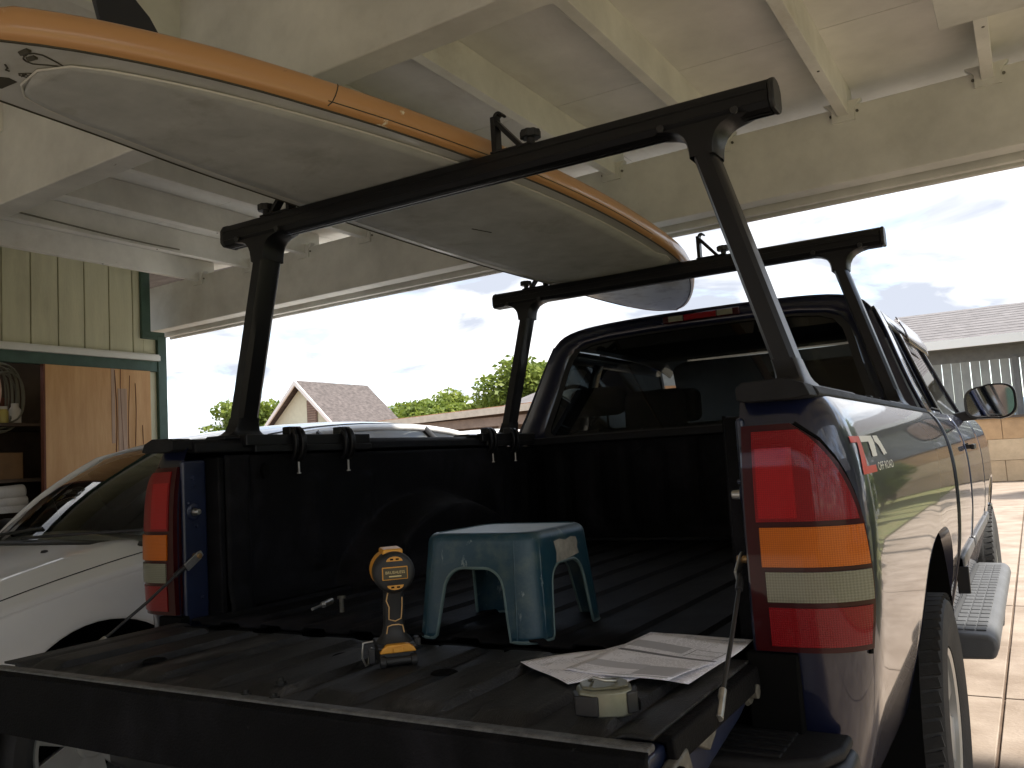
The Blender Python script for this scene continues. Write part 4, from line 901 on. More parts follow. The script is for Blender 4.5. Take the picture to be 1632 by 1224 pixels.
# seam across the right rail
q = MB()
def railpt(y, k_):
    e = edge_in(y); r_, z_ = RP[k_]; return Vector((br_(y) - e + e * r_ + .0006, y, bz(y) + z_))
q.tube([railpt(-.212 + .006 * k_, k_) for k_ in range(1, 7)], .0014, 5); q.build('rail_crack', 'mark', PB)
q = MB(); q.tube([railpt(y, 2) + Vector((.0003, 0, 0)) for y in lin(-.21, 1.4, 30)], .0012, 5); q.build('rail_pinline', 'mark', PB)
for s_ in (1, -1):
    q = MB(); q.tube([((br_(y) - edge_in(y) * .98) if s_ > 0 else (bl_(y) + edge_in(y) * .98), y, bz(y) + .0035) for y in lin(-.88, 2.45, 70)], .0026, 5); q.build('rail_edge_line', 'mark', PB)
# fin standing up at the tail
fp = [(-.30, 0), (-.33, .08), (-.40, .17), (-.49, .235), (-.56, .25), (-.575, .235), (-.54, .17), (-.52, .10), (-.52, 0)]
MB().prism([(a, bz(-.4) + .070 + c) for a, c in fp], 'x', -.345, -.333).build('fin', 'fin', PB, bevel=.004)

# ==================================================================== THINGS ON THE BED AND TAILGATE
# step stool
ST = thing('step_stool', 'worn teal plastic step stool standing in the truck bed', 'stool', (.175, .165, .845))
def stool():
    zt, zf = 1.072, .8455; nside = 44
    def rr(k_, half, rad):
        """k_: 0..4 around a rounded square starting at -x,-y corner side; returns offset, side param"""
        side = int(k_) % 4; t = k_ - int(k_)
        L = half - rad; seg = 2 * L; arc = PI / 2 * rad; tot = seg + arc; d = t * tot
        if d < seg: p = Vector((-L + d, -half))
        else:
            a = (d - seg) / rad; p = Vector((L + rad * math.sin(a), -half + rad - rad * math.cos(a)))
        ang = side * PI / 2
        return Vector((p.x * math.cos(ang) - p.y * math.sin(ang), p.x * math.sin(ang) + p.y * math.cos(ang))), t * tot / tot, (t * tot) / seg if d < seg else 2
    ks = [s_ + t for s_ in range(4) for t in [i / nside for i in range(nside)]]
    def half(z): return .144 + (.164 - .144) * (zt - z) / (zt - zf)
    def low(k_):
        t = k_ - int(k_); H, rad = .152, .05; L = H - rad; tot = 2 * L + PI / 2 * rad; d = t * tot - L
        w_, top, rc_ = .078, zt - .073, .05
        if t * tot > 2 * L or abs(d) > w_ + .012: return zf
        if abs(d) > w_: return zf + (abs(w_ + .012 - abs(d)) / .012) * (top - rc_ - zf)
        if abs(d) > w_ - rc_: u = (abs(d) - (w_ - rc_)) / rc_; return top - rc_ + rc_ * math.sqrt(max(0, 1 - u * u))
        return top
    def fn(k_, t):
        zl = low(k_)
        if t < .22:
            a = t / .22 * PI / 2; z = zt - .018 * (1 - math.sin(a)) ** 1 * 0 - .018 * (1 - math.cos(a)); ins = .018 * (1 - math.sin(a))
        else:
            z = zt - .018 + (zl - (zt - .018)) * (t - .22) / .78; ins = 0
        p, _, _ = rr(k_, half(z) - ins, .05 - ins * .8); cc_ = k_ - int(k_)
        return Vector((.175 + p.x, .165 + p.y, z))
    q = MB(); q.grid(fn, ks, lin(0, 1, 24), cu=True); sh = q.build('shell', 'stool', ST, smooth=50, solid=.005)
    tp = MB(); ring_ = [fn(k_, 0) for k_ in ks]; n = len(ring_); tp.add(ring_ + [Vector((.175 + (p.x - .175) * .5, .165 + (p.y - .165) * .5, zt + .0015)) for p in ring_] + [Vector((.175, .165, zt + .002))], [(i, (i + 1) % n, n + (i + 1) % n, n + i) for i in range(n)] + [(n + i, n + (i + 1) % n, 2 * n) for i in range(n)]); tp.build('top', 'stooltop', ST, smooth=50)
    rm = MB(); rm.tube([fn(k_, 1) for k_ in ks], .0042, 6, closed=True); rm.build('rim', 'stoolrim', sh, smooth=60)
    # raised edges beside each leg corner, so the corner reads as a shallow channel
    for s_ in range(4):
        for tt in (.735, .95):
            k_ = s_ + tt; rd = MB(); rd.tube([fn(k_, t) + Vector((0, 0, 0)) for t in lin(.2, .985, 14)], .0035, 6); rd.build('corner_ridge', 'stool', sh, smooth=60)
    # torn sticker on the right side panel (towards +x)
    stp = []
    for a, z in ((.40, 1.046), (.50, 1.049), (.60, 1.044), (.70, 1.049), (.79, 1.046), (.81, 1.034), (.79, 1.022), (.81, 1.008), (.60, 1.002), (.41, .999), (.43, 1.02)):
        p, _, _ = rr(1 + a - .22, half(z) + .0035, .05); stp.append(Vector((.175 + p.x, .165 + p.y, z)))
    q = MB(); q.add(stp, [tuple(range(len(stp)))]); q.build('torn_sticker', 'sticker', sh)
stool()
# cordless drill
DL = thing('cordless_drill', 'black and yellow cordless drill standing on its battery on the tailgate', 'drill', (.139, -.226, .845))
fwd = Vector((-.72, .694, 0)); lef = Vector((-.694, -.72, 0))
def dm(): return Matrix.Translation((.139, -.226, .8455)) @ Matrix(((fwd.x, lef.x, 0, 0), (fwd.y, lef.y, 0, 0), (0, 0, 1, 0), (0, 0, 0, 1)))
def dpart(q, name, m, par=DL, **k): q.xf(dm()); return q.build(name, m, par, **k)
ZA = .180
bd = dpart(MB().lathe([(0, -.048), (.032, -.048), (.038, -.044), (.0405, -.036), (.0405, -.004), (.038, -.002)], (0, 0, ZA), (1, 0, 0), 32), 'motor_cap', 'toolblk', smooth=40)
hs = dpart(MB().lathe([(.0375, -.012), (.0395, -.008), (.0395, .050), (.036, .064), (.030, .075)], (0, 0, ZA), (1, 0, 0), 32), 'motor_housing', 'yellow', smooth=40)
dpart(MB().lathe([(.031, .072), (.029, .078), (.029, .090), (.024, .098)], (0, 0, ZA), (1, 0, 0), 28), 'clutch_collar', 'toolblk', smooth=40)
dpart(MB().lathe([(.022, .097), (.022, .118), (.018, .132), (.009, .142), (0, .142)], (0, 0, ZA), (1, 0, 0), 28), 'chuck', 'blk', smooth=40)
dpart(MB().box((.005, 0, ZA + .039), (.07, .040, .012)), 'gear_selector', 'yellow', hs, bevel=.004)
pl = dpart(MB().box((-.0485, 0, ZA), (.003, .050, .025)), 'name_plate', 'yellow', bd, bevel=.002)
dpart(MB().box((-.0502, 0, ZA), (.002, .046, .021)), 'plate_field', mat('plate_brown', (.05, .035, .01), .5), bd)
tv, tf = text_shape('BRUSHLESS', .01); wd = max(p[0] for p in tv)
q = MB(); q.add([(-.0514, .019 - p[0] / wd * .038, ZA - .0005 + p[1] * .75) for p in tv], tf); dpart(q, 'plate_lettering', mat('plate_print', (.62, .50, .22), .5), bd)
q = MB(); q.box((-.0514, 0, ZA - .0055), (.0006, .024, .0022)); dpart(q, 'plate_line', MATS['plate_print'], bd)
for e_ in (1, -1):
    q = MB(); q.prism([(.016 * math.cos(a), ZA + e_ * (.023 + .009 * math.sin(a))) for a in lin(0, PI, 10)], 'x', -.0492, -.046); dpart(q, 'vent', 'yellow', bd)
    for f_ in (-1, 1): dpart(MB().box((-.0495, f_ * .0055, ZA + e_ * .0268), (.002, .006, .003)), 'vent_slot', 'void', bd)
hd = MB()
HP = [(.150, -.006, .020, .026), (.135, -.004, .0195, .024), (.115, .000, .0205, .024), (.09, .004, .020, .023), (.07, .006, .021, .024), (.055, .008, .024, .027), (.044, .010, .033, .036), (.036, .012, .040, .046)]
hd.grid(lambda a, k_: Vector((HP[k_][1] + HP[k_][3] * math.copysign(abs(math.cos(a)) ** .7, math.cos(a)), HP[k_][2] * math.copysign(abs(math.sin(a)) ** .7, math.sin(a)), HP[k_][0])), lin(0, 2 * PI * 27 / 28, 28), range(len(HP)), cu=True); HN = dpart(hd, 'handle', 'toolblk', smooth=60)
def hsurf(yf, z):
    for (a, b) in zip(HP, HP[1:]):
        if b[0] <= z <= a[0]:
            t = (a[0] - z) / (a[0] - b[0]); g_ = [a[i] + (b[i] - a[i]) * t for i in range(4)]
            c_ = max(0, 1 - abs(yf) ** (2 / .7)) ** .35; return Vector((g_[1] - g_[3] * c_ - .0005, yf * g_[2], z))
for lp in ([(.62, .145), (.80, .125), (.55, .112), (.60, .088), (.0, .084), (-.60, .088), (-.70, .112), (-.75, .13)], [(.75, .060), (.70, .074), (.3, .077), (-.3, .077), (-.7, .074), (-.75, .060)]):
    q = MB(); q.tube([hsurf(a, z) for a, z in lp], .0013, 6); dpart(q, 'grip_piping', mat('piping_yellow', (.62, .38, .16), .5), HN, smooth=60)
dpart(MB().box((-.012, 0, .150), (.03, .020, .016)), 'handle_neck', 'toolblk', HN, bevel=.004)
dpart(MB().box((.034, 0, .118), (.018, .016, .034)), 'trigger', 'blk', HN, bevel=.004)
bt = dpart(MB().box((.012, 0, .0185), (.105, .070, .034)), 'battery_base', 'blk', bevel=.007)
dpart(MB().box((.012, 0, .037), (.108, .078, .008)), 'base_plate', 'toolblk', bt, bevel=.004)
q = MB(); q.prism([(-.036, .028), (-.030, .038), (-.020, .044), (.020, .044), (.030, .038), (.036, .028)], 'x', -.048, -.030); dpart(q, 'release_button', 'yellow', bt, bevel=.003)
dpart(MB().box((-.049, 0, .034), (.006, .022, .010)), 'release_tab', 'yellow', bt, bevel=.002)
for e_ in (-1, 1): dpart(MB().cyl((-.043, e_ * .036, .012), (-.043, e_ * .024, .012), .012, n=14), 'battery_lug', 'toolblk', bt, bevel=.002)
dpart(MB().cyl((-.044, -.024, .013), (-.044, .024, .013), .008, n=14), 'battery_bar', 'toolblk', bt, bevel=.001)
q = MB(); q.tube([(-.02, .045, .050), (-.018, .064, .048), (-.018, .067, .02), (-.016, .060, .004), (-.010, .054, .006), (-.006, .052, .02), (-.002, .046, .035)], .0022, 7); dpart(q, 'belt_hook', 'steel', bt, smooth=60)
dpart(MB().box((.0, -.043, .038), (.03, .014, .018)), 'bit_holder', 'toolblk', bt, bevel=.004)
dpart(MB().box((-.02, .048, .022), (.012, .014, .03)), 'hook_mount', 'blk', bt, bevel=.003)
# tape measure
TM = thing('tape_measure', 'grey green tape measure with black grips and wire clip on the tailgate', 'tape measure', (.674, -.400, .845))
tmx = Matrix.Translation((.674, -.396, .8445)) @ Matrix.Rotation(R(30), 4, 'Z')
def tp_(q, name, m, par=TM, **k): q.xf(tmx); return q.build(name, m, par, **k)
octo = [(-.040, -.018), (-.020, -.032), (.022, -.032), (.040, -.020), (.042, .014), (.030, .036), (-.026, .036), (-.042, .018)]
cs = tp_(MB().prism(octo, 'z', 0, .040), 'case', 'tape', bevel=.006, seg=3)
tp_(MB().prism([(x * .86, y * .86) for x, y in octo], 'z', .0395, .0445), 'case_lid', 'tape', cs, bevel=.003)
tp_(MB().prism([(-.047, -.020), (-.020, -.0345), (-.012, -.0345), (-.012, -.028), (-.036, -.012), (-.040, .012), (-.048, .014)], 'z', .003, .033), 'grip', 'blk', cs, bevel=.003)
tp_(MB().prism([(.030, -.0295), (.047, -.022), (.050, .010), (.043, .012), (.036, -.016), (.030, -.022)], 'z', .004, .036), 'grip', 'blk', cs, bevel=.003)
tp_(MB().box((.049, -.004, .012), (.006, .022, .014)), 'hook_end', 'void', cs, bevel=.002)
q = MB(); q.tube([(-.016, .010, .0455), (-.022, -.004, .050), (-.016, -.012, .056), (.0, -.014, .051), (.016, -.008, .048), (.020, .004, .048), (.012, .012, .046)], .0022, 7); tp_(q, 'belt_clip', 'steel', cs, smooth=60)
# papers
def sheet(c, rz, z, bars, label, seed, curl=0.0, w_=.216, h_=.279):
    n = 16
    def fn(a, b):
        x = (a - .5) * w_; y = (b - .5) * h_; p = Matrix.Rotation(rz, 3, 'Z') @ Vector((x, y, 0)); X_, Y_ = c[0] + p.x, c[1] + p.y
        zz0 = z + .003 + .004 * math.sin(X_ * 18 + seed) * math.sin(Y_ * 15 + seed * 2) + curl * max(0, b - .55) ** 2 * (1 + .5 * a)
        return Vector((X_, Y_, zz0))
    q = MB(); q.grid(fn, lin(0, 1, n), lin(0, 1, n)); o = q.build('paper_sheet', paper_mat('printed_paper_%d' % seed, bars, seed), None, smooth=70, solid=.0006)
    # local axes follow the sheet so the print lies square on it
    loc = o.location.copy(); me = o.data; rot = Matrix.Rotation(-rz, 4, 'Z')
    o.data.transform(rot @ Matrix.Translation((loc.x - c[0], loc.y - c[1], 0))); o.location = (c[0], c[1], loc.z); o.rotation_euler = (0, 0, rz)
    tag(o, label, 'paper', 'instruction sheets on the tailgate')
sheet((.560, -.120), R(-38), .848, [(-.09, .09, .09, .10, .7)], 'printed sheet lowest of the pile, its corner towards the drill', 1)
sheet((.600, -.105), R(-26), .8505, [(-.09, -.01, .08, .10, .75), (-.09, .0, .045, .05, .5), (-.09, .0, .03, .035, .5), (-.08, .09, -.12, -.10, .4)], 'printed sheet in the middle of the pile, fanned out under the top one', 2)
sheet((.655, -.088), R(-6), .853, [(-.10, .10, .115, .128, .6)], 'printed sheet with a dark header bar sticking out towards the cable', 3, .05)
sheet((.645, -.104), R(-11.5), .8575, [(-.10, .02, .045, .085, .5), (-.10, .105, .012, .024, .85), (-.10, .02, -.09, -.055, .42), (.02, .105, -.12, -.06, .5), (.03, .09, .05, .052, .8), (.03, .032, .03, .08, .8), (.09, .092, .03, .08, .8), (.03, .09, .08, .082, .8), (-.1, .1, -.13, -.125, .5)], 'printed sheet with grey tables on top of the paper pile', 4, .04)
# loose hardware
def bolt(x, y, z, label, r_=.009):
    q = MB(); q.cyl((x, y, z), (x, y, z + .008), r_, n=6); q.cyl((x, y, z + .008), (x, y, z + .014), r_ * .55, n=10); q.cyl((x, y, z), (x, y, z + .002), r_ * 1.35, n=14)
    tag(q.build('bolt', mat('blackened_bolt', (.02, .02, .019), .45, metal=.5)), label, 'bolt', 'loose bolts on the tailgate')
def gx(px, py, z):
    D = RT * ((px - 816) / 1385.6) - UP * ((py - 612) / 1385.6) + FW; t = (z - 1.2278) / D.z; return 1.2628 + D.x * t, -1.6096 + D.y * t
for i, (p, lb) in enumerate((((392, 1100), 'small dark bolt alone on the tailgate liner'), ((437, 1105), 'small dark bolt near the tailgate edge, one of a pair'), ((448, 1092), 'small dark bolt of the pair farther from the tailgate edge'))):
    x, y = gx(*p, .846); bolt(x, y, tgz(x, y) + .002, lb)
x, y = gx(498, 975, .85); x2, y2 = gx(515, 968, .85)
q = MB(); q.cyl((x, y, .857), (x2, y2, .857), .004, n=8); q.cyl((x2, y2, .857), (x2 + (x2 - x) * .8, y2 + (y2 - y) * .8, .859), .009, n=10); tag(q.build('screwdriver_bit', 'steel', smooth=40), 'thin steel driver bit lying on the bed floor', 'driver bit')
x, y = gx(545, 975, .85); q = MB(); q.cyl((x, y, .849), (x, y, .885), .006, n=10); q.cyl((x, y, .885), (x, y, .893), .011, n=6); tag(q.build('carriage_bolt', 'dirty', smooth=30), 'dark upright bolt standing on the bed floor left of the drill', 'bolt')
# ==================================================================== CARS
def make_car(label):
    x0, y0 = -2.62, -.60; car = thing('car', label, 'car', (x0, y0 + 2.4, 0))
    HW = [(0, .60), (.12, .74), (.35, .84), (.8, .89), (1.4, .905), (3.6, .905), (4.4, .88), (4.75, .82), (4.9, .70)]
    ZS = [(0, .60), (.2, .69), (.6, .79), (1.0, .865), (1.4, .915), (2.2, .95), (3.6, .99), (4.4, 1.0), (4.9, .97)]
    ZT = [(0, .64), (.15, .72), (.5, .82), (.9, .93), (1.3, 1.01), (1.5, 1.03)]
    DW = (.99, 3.80); RA_, ZW = .40, .34
    def zl(d):
        for w_ in DW:
            if abs(d - w_) < RA_: return max(.24, ZW + math.sqrt(RA_ ** 2 - (d - w_) ** 2))
        return .24
    def sp(d, t, s):
        z0 = zl(d); z1 = sinterp(ZS, d); z = z0 + (z1 - z0) * t; hw = sinterp(HW, d)
        lip = min(.018 * math.exp(-((math.hypot(d - w_, z - ZW) - RA_) / .05) ** 2) for w_ in DW) if False else max(.02 * math.exp(-((math.hypot(d - w_, z - ZW) - RA_) / .05) ** 2) for w_ in DW)
        k = (z - .6) / (z1 - .6) if z > .6 else 0
        ins = .055 * max(0, k) ** 3 + .05 * max(0, (.5 - z) / .26) ** 2
        return Vector((x0 + s * (hw - ins + lip), y0 + d, z))
    ds = sorted(set(lin(0, .57, 8) + [DW[0] - RA_ * math.cos(a) for a in lin(.02, PI - .02, 26)] + lin(1.41, 3.38, 16) + [DW[1] - RA_ * math.cos(a) for a in lin(.02, PI - .02, 26)] + lin(4.22, 4.9, 8)))
    for s in (1, -1):
        q = MB(); q.grid(lambda d, t: sp(d, t, s), ds, lin(0, 1, 18)); bd_ = q.build('side_panel', 'white_car', car, smooth=55, solid=.006)
        for w_ in DW:
            q = MB(); q.grid(lambda a, t: Vector((x0 + s * (.89 - .34 * t), y0 + w_ - (RA_ - .004) * math.cos(a), ZW + (RA_ - .004) * math.sin(a))), lin(-.2, PI + .2, 24), [0, 1])
            q.grid(lambda a, t: Vector((x0 + s * .55, y0 + w_ - (RA_ - .004) * math.cos(a) * t, ZW + (RA_ - .004) * math.sin(a) * t)), lin(-.2, PI + .2, 24), [0, 1]); q.build('wheel_well', 'void', car, solid=.003)
            make_wheel('wheel', car, x0 + s * .80, y0 + w_ - .03, .325, .325, s, .222, .21, 6, tread=False)
        for (d_, nm) in ((1.62, 'door_gap'), (2.72, 'door_gap')):
            q = MB(); q.tube([sp(d_, t, s) + Vector((s * .001, 0, 0)) for t in lin(.08, .98, 12)], .004, 5); q.build(nm, 'void', bd_)
        # headlamp
        q = MB(); q.grid(lambda d, t: sp(d, .70 + .24 * t, s) + Vector((s * .006, -.004, 0)), lin(.02, .42, 10), lin(0, 1, 5)); q.build('headlamp', 'lensclear', car, smooth=60, solid=.006)
    q = MB()
    def topf(d, u):
        z1 = sinterp(ZS, d); zt = sinterp(ZT, d); l = sp(d, 1, -1); r_ = sp(d, 1, 1); x = l.x + (r_.x - l.x) * (u + 1) / 2
        crease = .010 * math.exp(-((abs(u) - .62) / .07) ** 2)
        return Vector((x, y0 + d, z1 + (zt - z1) * (1 - abs(u) ** 2.2) + crease))
    q.grid(topf, lin(0, 1.45, 20), lin(-1, 1, 29)); HD_ = q.build('hood', 'white_car', car, smooth=60, solid=.006)
    for s in (1, -1):
        q = MB(); q.tube([topf(d, s * (.86 - .03 * d)) + Vector((0, 0, .0022)) for d in lin(.12, 1.4, 24)], .0035, 5); q.build('hood_gap', 'void', HD_)
        q = MB(); q.lathe([(0, .012), (.012, .010), (.016, 0)], topf(1.12, s * .38), (0, 0, 1), 12); q.build('washer_nozzle', 'blk', HD_, smooth=40)
    q = MB(); q.grid(lambda u, t: Vector((x0 + u * .60, y0 - .02 + .03 * u * u, .24 + .40 * t)), lin(-1, 1, 12), lin(0, 1, 5)); q.build('front_bumper', 'white_car', car, smooth=60, solid=.01)
    MB().bx(x0 - .4, x0 + .4, y0 - .035, y0 + .02, .42, .56).build('grille', 'blk', car, bevel=.02)
    # greenhouse
    ROOF = [(1.95, 1.415, .56), (2.15, 1.46, .585), (2.5, 1.505, .60), (3.0, 1.53, .605), (3.5, 1.52, .60), (3.95, 1.465, .585), (4.25, 1.375, .565)]
    rz_ = [(a, b) for a, b, c in ROOF]; rw_ = [(a, c) for a, b, c in ROOF]
    def rf(d, u): return Vector((x0 + u * sinterp(rw_, d), y0 + d, sinterp(rz_, d) - .055 * abs(u) ** 3.2))
    q = MB(); q.grid(rf, lin(1.95, 4.25, 22), lin(-1, 1, 21)); RF = q.build('roof', 'white_car', car, smooth=60, solid=.012)
    for s in (1, -1): q = MB(); q.tube([rf(d, s * .86) + Vector((0, 0, .006)) for d in lin(2.2, 4.1, 14)], .006, 6); q.build('roof_moulding', 'blk', RF, smooth=60)
    def wsb(u): return Vector((x0 + u * .80, y0 + 1.22 + .30 * u * u, 1.005 - .05 * u * u))
    q = MB(); q.grid(lambda u, t: wsb(u).lerp(rf(1.96, u), t) + Vector((0, -.05 * math.sin(t * PI) * .6, .02 * math.sin(t * PI))), lin(-1, 1, 16), lin(0, 1, 8)); WS = q.build('windshield', 'glass', car, smooth=60)
    q = MB(); q.grid(lambda u, t: wsb(u) + Vector((0, -.05 + .06 * t, -.012 + .012 * t)), lin(-1, 1, 16), [0, 1]); q.build('cowl', 'blk', car, smooth=60, solid=.01)
    for k_, (ua, ub) in enumerate(((-.75, .05), (.0, .72))): q = MB(); q.tube([wsb(ua) + Vector((0, -.01, .012)), wsb((ua + ub) / 2) + Vector((0, .0, .03)), wsb(ub) + Vector((0, .06, .05))], .007, 6); q.build('wiper', 'blk', WS, smooth=60)
    def sb_(d, s): return sp(d, 1, s) + Vector((-s * .015, 0, .0))
    for s in (1, -1):
        a0, a1 = wsb(s), rf(1.96, s)
        q = MB(); pts = [a0.lerp(a1, t) + Vector((0, -.03 * math.sin(t * PI), .02 * math.sin(t * PI))) for t in lin(-.03, 1, 10)] + [rf(d, s) for d in lin(2.1, 4.25, 12)] + [rf(4.25, s).lerp(sb_(4.75, s), t) for t in lin(.2, 1, 5)]
        q.tube(pts, .03, 8, rs=[.026] * 10 + [.022] * 12 + [.04] * 5); q.build('pillar', 'white_car', car, smooth=60)
        def gl(k_, t):
            b_ = sb_(1.5 + 3.2 * k_, s); tp2 = (a0.lerp(a1, k_ / .24) if k_ < .24 else rf(1.96 + (4.25 - 1.96) * (k_ - .24) / .76, s)); return b_.lerp(tp2, t)
        q = MB(); q.grid(gl, lin(0, 1, 24), lin(0, 1, 6)); q.build('side_glass', 'glass', car, smooth=60)
        for kk in (.40, .72): q = MB(); q.tube([gl(kk, t) + Vector((s * .004, 0, 0)) for t in lin(0, 1, 5)], .022, 6); q.build('pillar', 'blk', car, smooth=60)
        q = MB(); q.tube([gl(k_, 0) + Vector((s * .01, 0, 0)) for k_ in lin(0, 1, 16)], .012, 6); q.build('belt_moulding', 'blk', car, smooth=60)
        mm = MB().box((x0 + s * 1.0, y0 + 1.72, 1.02), (.17, .09, .12)).build('door_mirror', 'blk' , car, bevel=.035, seg=3)
        MB().box((x0 + s * .90, y0 + 1.72, .985), (.10, .05, .03)).build('mirror_arm', 'blk', mm, bevel=.008)
    q = MB(); q.grid(lambda u, t: rf(4.25, u).lerp(Vector((x0 + u * .72, y0 + 4.8, .98)), t), lin(-1, 1, 10), lin(0, 1, 5)); q.build('rear_window', 'glassrear', car, smooth=60)
    q = MB(); q.grid(lambda u, t: Vector((x0 + u * .76, y0 + 4.78 + .14 * (1 - u * u) * .6, .26 + .74 * t)), lin(-1, 1, 12), lin(0, 1, 6)); q.build('tailgate', 'white_car', car, smooth=60, solid=.01)
    MB().bx(x0 - .70, x0 + .70, y0 + .2, y0 + 4.7, .20, .30).build('underbody', 'void', car)
    MB().bx(x0 - .74, x0 + .74, y0 + 1.35, y0 + 1.95, .60, .96).build('dashboard', 'blk', car, bevel=.03)
    for s in (1, -1):
        st = MB().box((x0 + s * .36, y0 + 2.55, .95), (.46, .14, .55)).build('seat', 'cloth', car, bevel=.05, seg=3)
        MB().box((x0 + s * .36, y0 + 2.56, 1.30), (.25, .10, .16)).build('headrest', 'cloth', st, bevel=.04, seg=3)
    return car
car1 = make_car('white car parked nose out between the pickup and the closet wall')
car2 = copy_tree(car1); car2.scale = (1.15, 1.15, 1.15); car2.location = (-6.3, 9.4, 0)
tag(car2, 'white car parked out in the open beyond the carport roof', 'car')
car1['group'] = car2['group'] = 'white cars parked beside the pickup'

# ==================================================================== NEIGHBOURHOOD
# gabled house
gh = thing('gabled_house', 'pale yellow gabled house with brown shingle roof and a louvred gable vent', 'house', (-24.7, 29, 0))
ax, ay, az = -24.7, 25.0, 5.0; hwid = 2.15; yb = 29.2
MB().add([(ax - hwid, ay, 0), (ax + hwid, ay, 0), (ax + hwid, ay, 2.95), (ax, ay, az - .12), (ax - hwid, ay, 2.95), (ax - hwid, yb, 0), (ax + hwid, yb, 0), (ax + hwid, yb, 2.95), (ax, yb, az - .12), (ax - hwid, yb, 2.95)], [(0, 1, 2, 3, 4), (9, 8, 7, 6, 5), (0, 4, 9, 5), (1, 6, 7, 2), (4, 3, 8, 9), (3, 2, 7, 8)]).build('wall', 'palewall', gh)
for s in (1, -1):
    rfm = MB(); ex, ez = ax + s * (hwid + .35), 2.62
    rfm.add([(ax, ay - .35, az), (ex, ay - .35, ez), (ex, yb, ez), (ax, yb, az), (ax, ay - .35, az + .1), (ex + s * .02, ay - .35, ez + .08), (ex + s * .02, yb, ez + .08), (ax, yb, az + .1)], [(0, 1, 2, 3), (7, 6, 5, 4), (0, 4, 5, 1), (1, 5, 6, 2), (2, 6, 7, 3), (3, 7, 4, 0)]); RFH = rfm.build('roof', 'shingle', gh)
    MB().add([(ax, ay - .42, az + .10), (ex, ay - .42, ez + .08), (ex, ay - .42, ez - .08), (ax, ay - .42, az - .10), (ax, ay - .34, az + .10), (ex, ay - .34, ez + .08), (ex, ay - .34, ez - .08), (ax, ay - .34, az - .10)], [(0, 1, 2, 3), (7, 6, 5, 4), (0, 4, 5, 1), (1, 5, 6, 2), (2, 6, 7, 3), (3, 7, 4, 0)]).build('barge_board', 'fascia', RFH)
vn = MB().bx(ax + .30, ax + .85, ay - .05, ay - .01, 3.25, 4.25).build('gable_vent', 'brownwall', gh)
for k in range(9): MB().bx(ax + .34, ax + .81, ay - .07, ay - .05, 3.32 + .1 * k, 3.37 + .1 * k).build('louvre', 'browntrim', vn)
MB().add([(ax - 3.2, ay - 2.6, 2.35), (ax + 3.4, ay - 2.6, 2.35), (ax + 3.4, ay + .1, 3.05), (ax - 3.2, ay + .1, 3.05), (ax - 3.2, ay - 2.6, 2.27), (ax + 3.4, ay - 2.6, 2.27), (ax + 3.4, ay + .1, 2.97), (ax - 3.2, ay + .1, 2.97)], [(0, 1, 2, 3), (7, 6, 5, 4), (0, 4, 5, 1), (1, 5, 6, 2), (2, 6, 7, 3), (3, 7, 4, 0)]).build('lower_roof', 'rust', gh)
# low board shed
shd = thing('low_shed', 'long low brown board shed with a rust edged flat roof', 'shed', (-11, 19.5, 0))
MB().add([(-14.6, 17.6, 2.60), (-6.0, 17.6, 2.78), (-6.0, 22.5, 3.05), (-14.6, 22.5, 2.85), (-14.6, 17.6, 2.46), (-6.0, 17.6, 2.64), (-6.0, 22.5, 2.92), (-14.6, 22.5, 2.72)], [(0, 1, 2, 3), (7, 6, 5, 4), (0, 4, 5, 1), (1, 5, 6, 2), (2, 6, 7, 3), (3, 7, 4, 0)]).build('roof', 'rust', shd)
MB().add([(-14.62, 17.55, 2.58), (-5.98, 17.55, 2.76), (-5.98, 17.55, 2.58), (-14.62, 17.55, 2.40), (-14.62, 17.60, 2.58), (-5.98, 17.60, 2.76), (-5.98, 17.60, 2.58), (-14.62, 17.60, 2.40)], [(0, 1, 2, 3), (7, 6, 5, 4), (0, 4, 5, 1), (1, 5, 6, 2), (2, 6, 7, 3), (3, 7, 4, 0)]).build('fascia', mat('pale_shed_fascia', (.66, .57, .46), .7, var=.2), shd)
MB().bx(-14.2, -6.4, 18.4, 22.2, 0, 2.55).build('wall', 'brownwall', shd)
for x in (-14.0, -12.4, -10.6, -8.4, -6.6): MB().bx(x - .09, x + .09, 17.75, 17.93, 0, 2.42).build('post', 'browntrim', shd)
MB().bx(-14.2, -6.2, 17.72, 17.86, 2.18, 2.42).build('lintel', 'browntrim', shd)
x = -14.0
while x < -12.5: MB().bx(x, x + .19, 18.34, 18.40, 0, 2.45).build('board', 'browntrim', shd); x += .2
# bungalow seen through the cab
bg_ = thing('bungalow', 'pale bungalow with a grey green roof seen through the cab glass', 'house', (-7, 23, 0))
MB().bx(-12.0, -2.9, 21.0, 27, 0, 2.75).build('wall', 'palewall', bg_)
MB().add([(-12.6, 20.3, 2.75), (-2.3, 20.3, 2.75), (-2.3, 27.6, 2.75), (-12.6, 27.6, 2.75), (-9.6, 24, 4.4), (-5.2, 24, 4.4)], [(0, 1, 5, 4), (1, 2, 5), (2, 3, 4, 5), (3, 0, 4), (3, 2, 1, 0)]).build('roof', 'shingle2', bg_)
MB().bx(-12.62, -2.28, 20.24, 20.31, 2.60, 2.78).build('fascia', 'fascia', bg_)
for xw in (-5.9, -8.6, -4.1):
    wi = MB().bx(xw - .45, xw + .45, 20.97, 21.01, 1.2, 2.3).build('window', 'winglass', bg_)
    for k in (-.47, 0, .47): MB().bx(xw + k - .03, xw + k + .03, 20.95, 20.98, 1.17, 2.33).build('frame_bar', 'fascia', wi)
    for z in (1.17, 2.27): MB().bx(xw - .5, xw + .5, 20.945, 20.985, z, z + .06).build('frame_bar', 'fascia', wi)
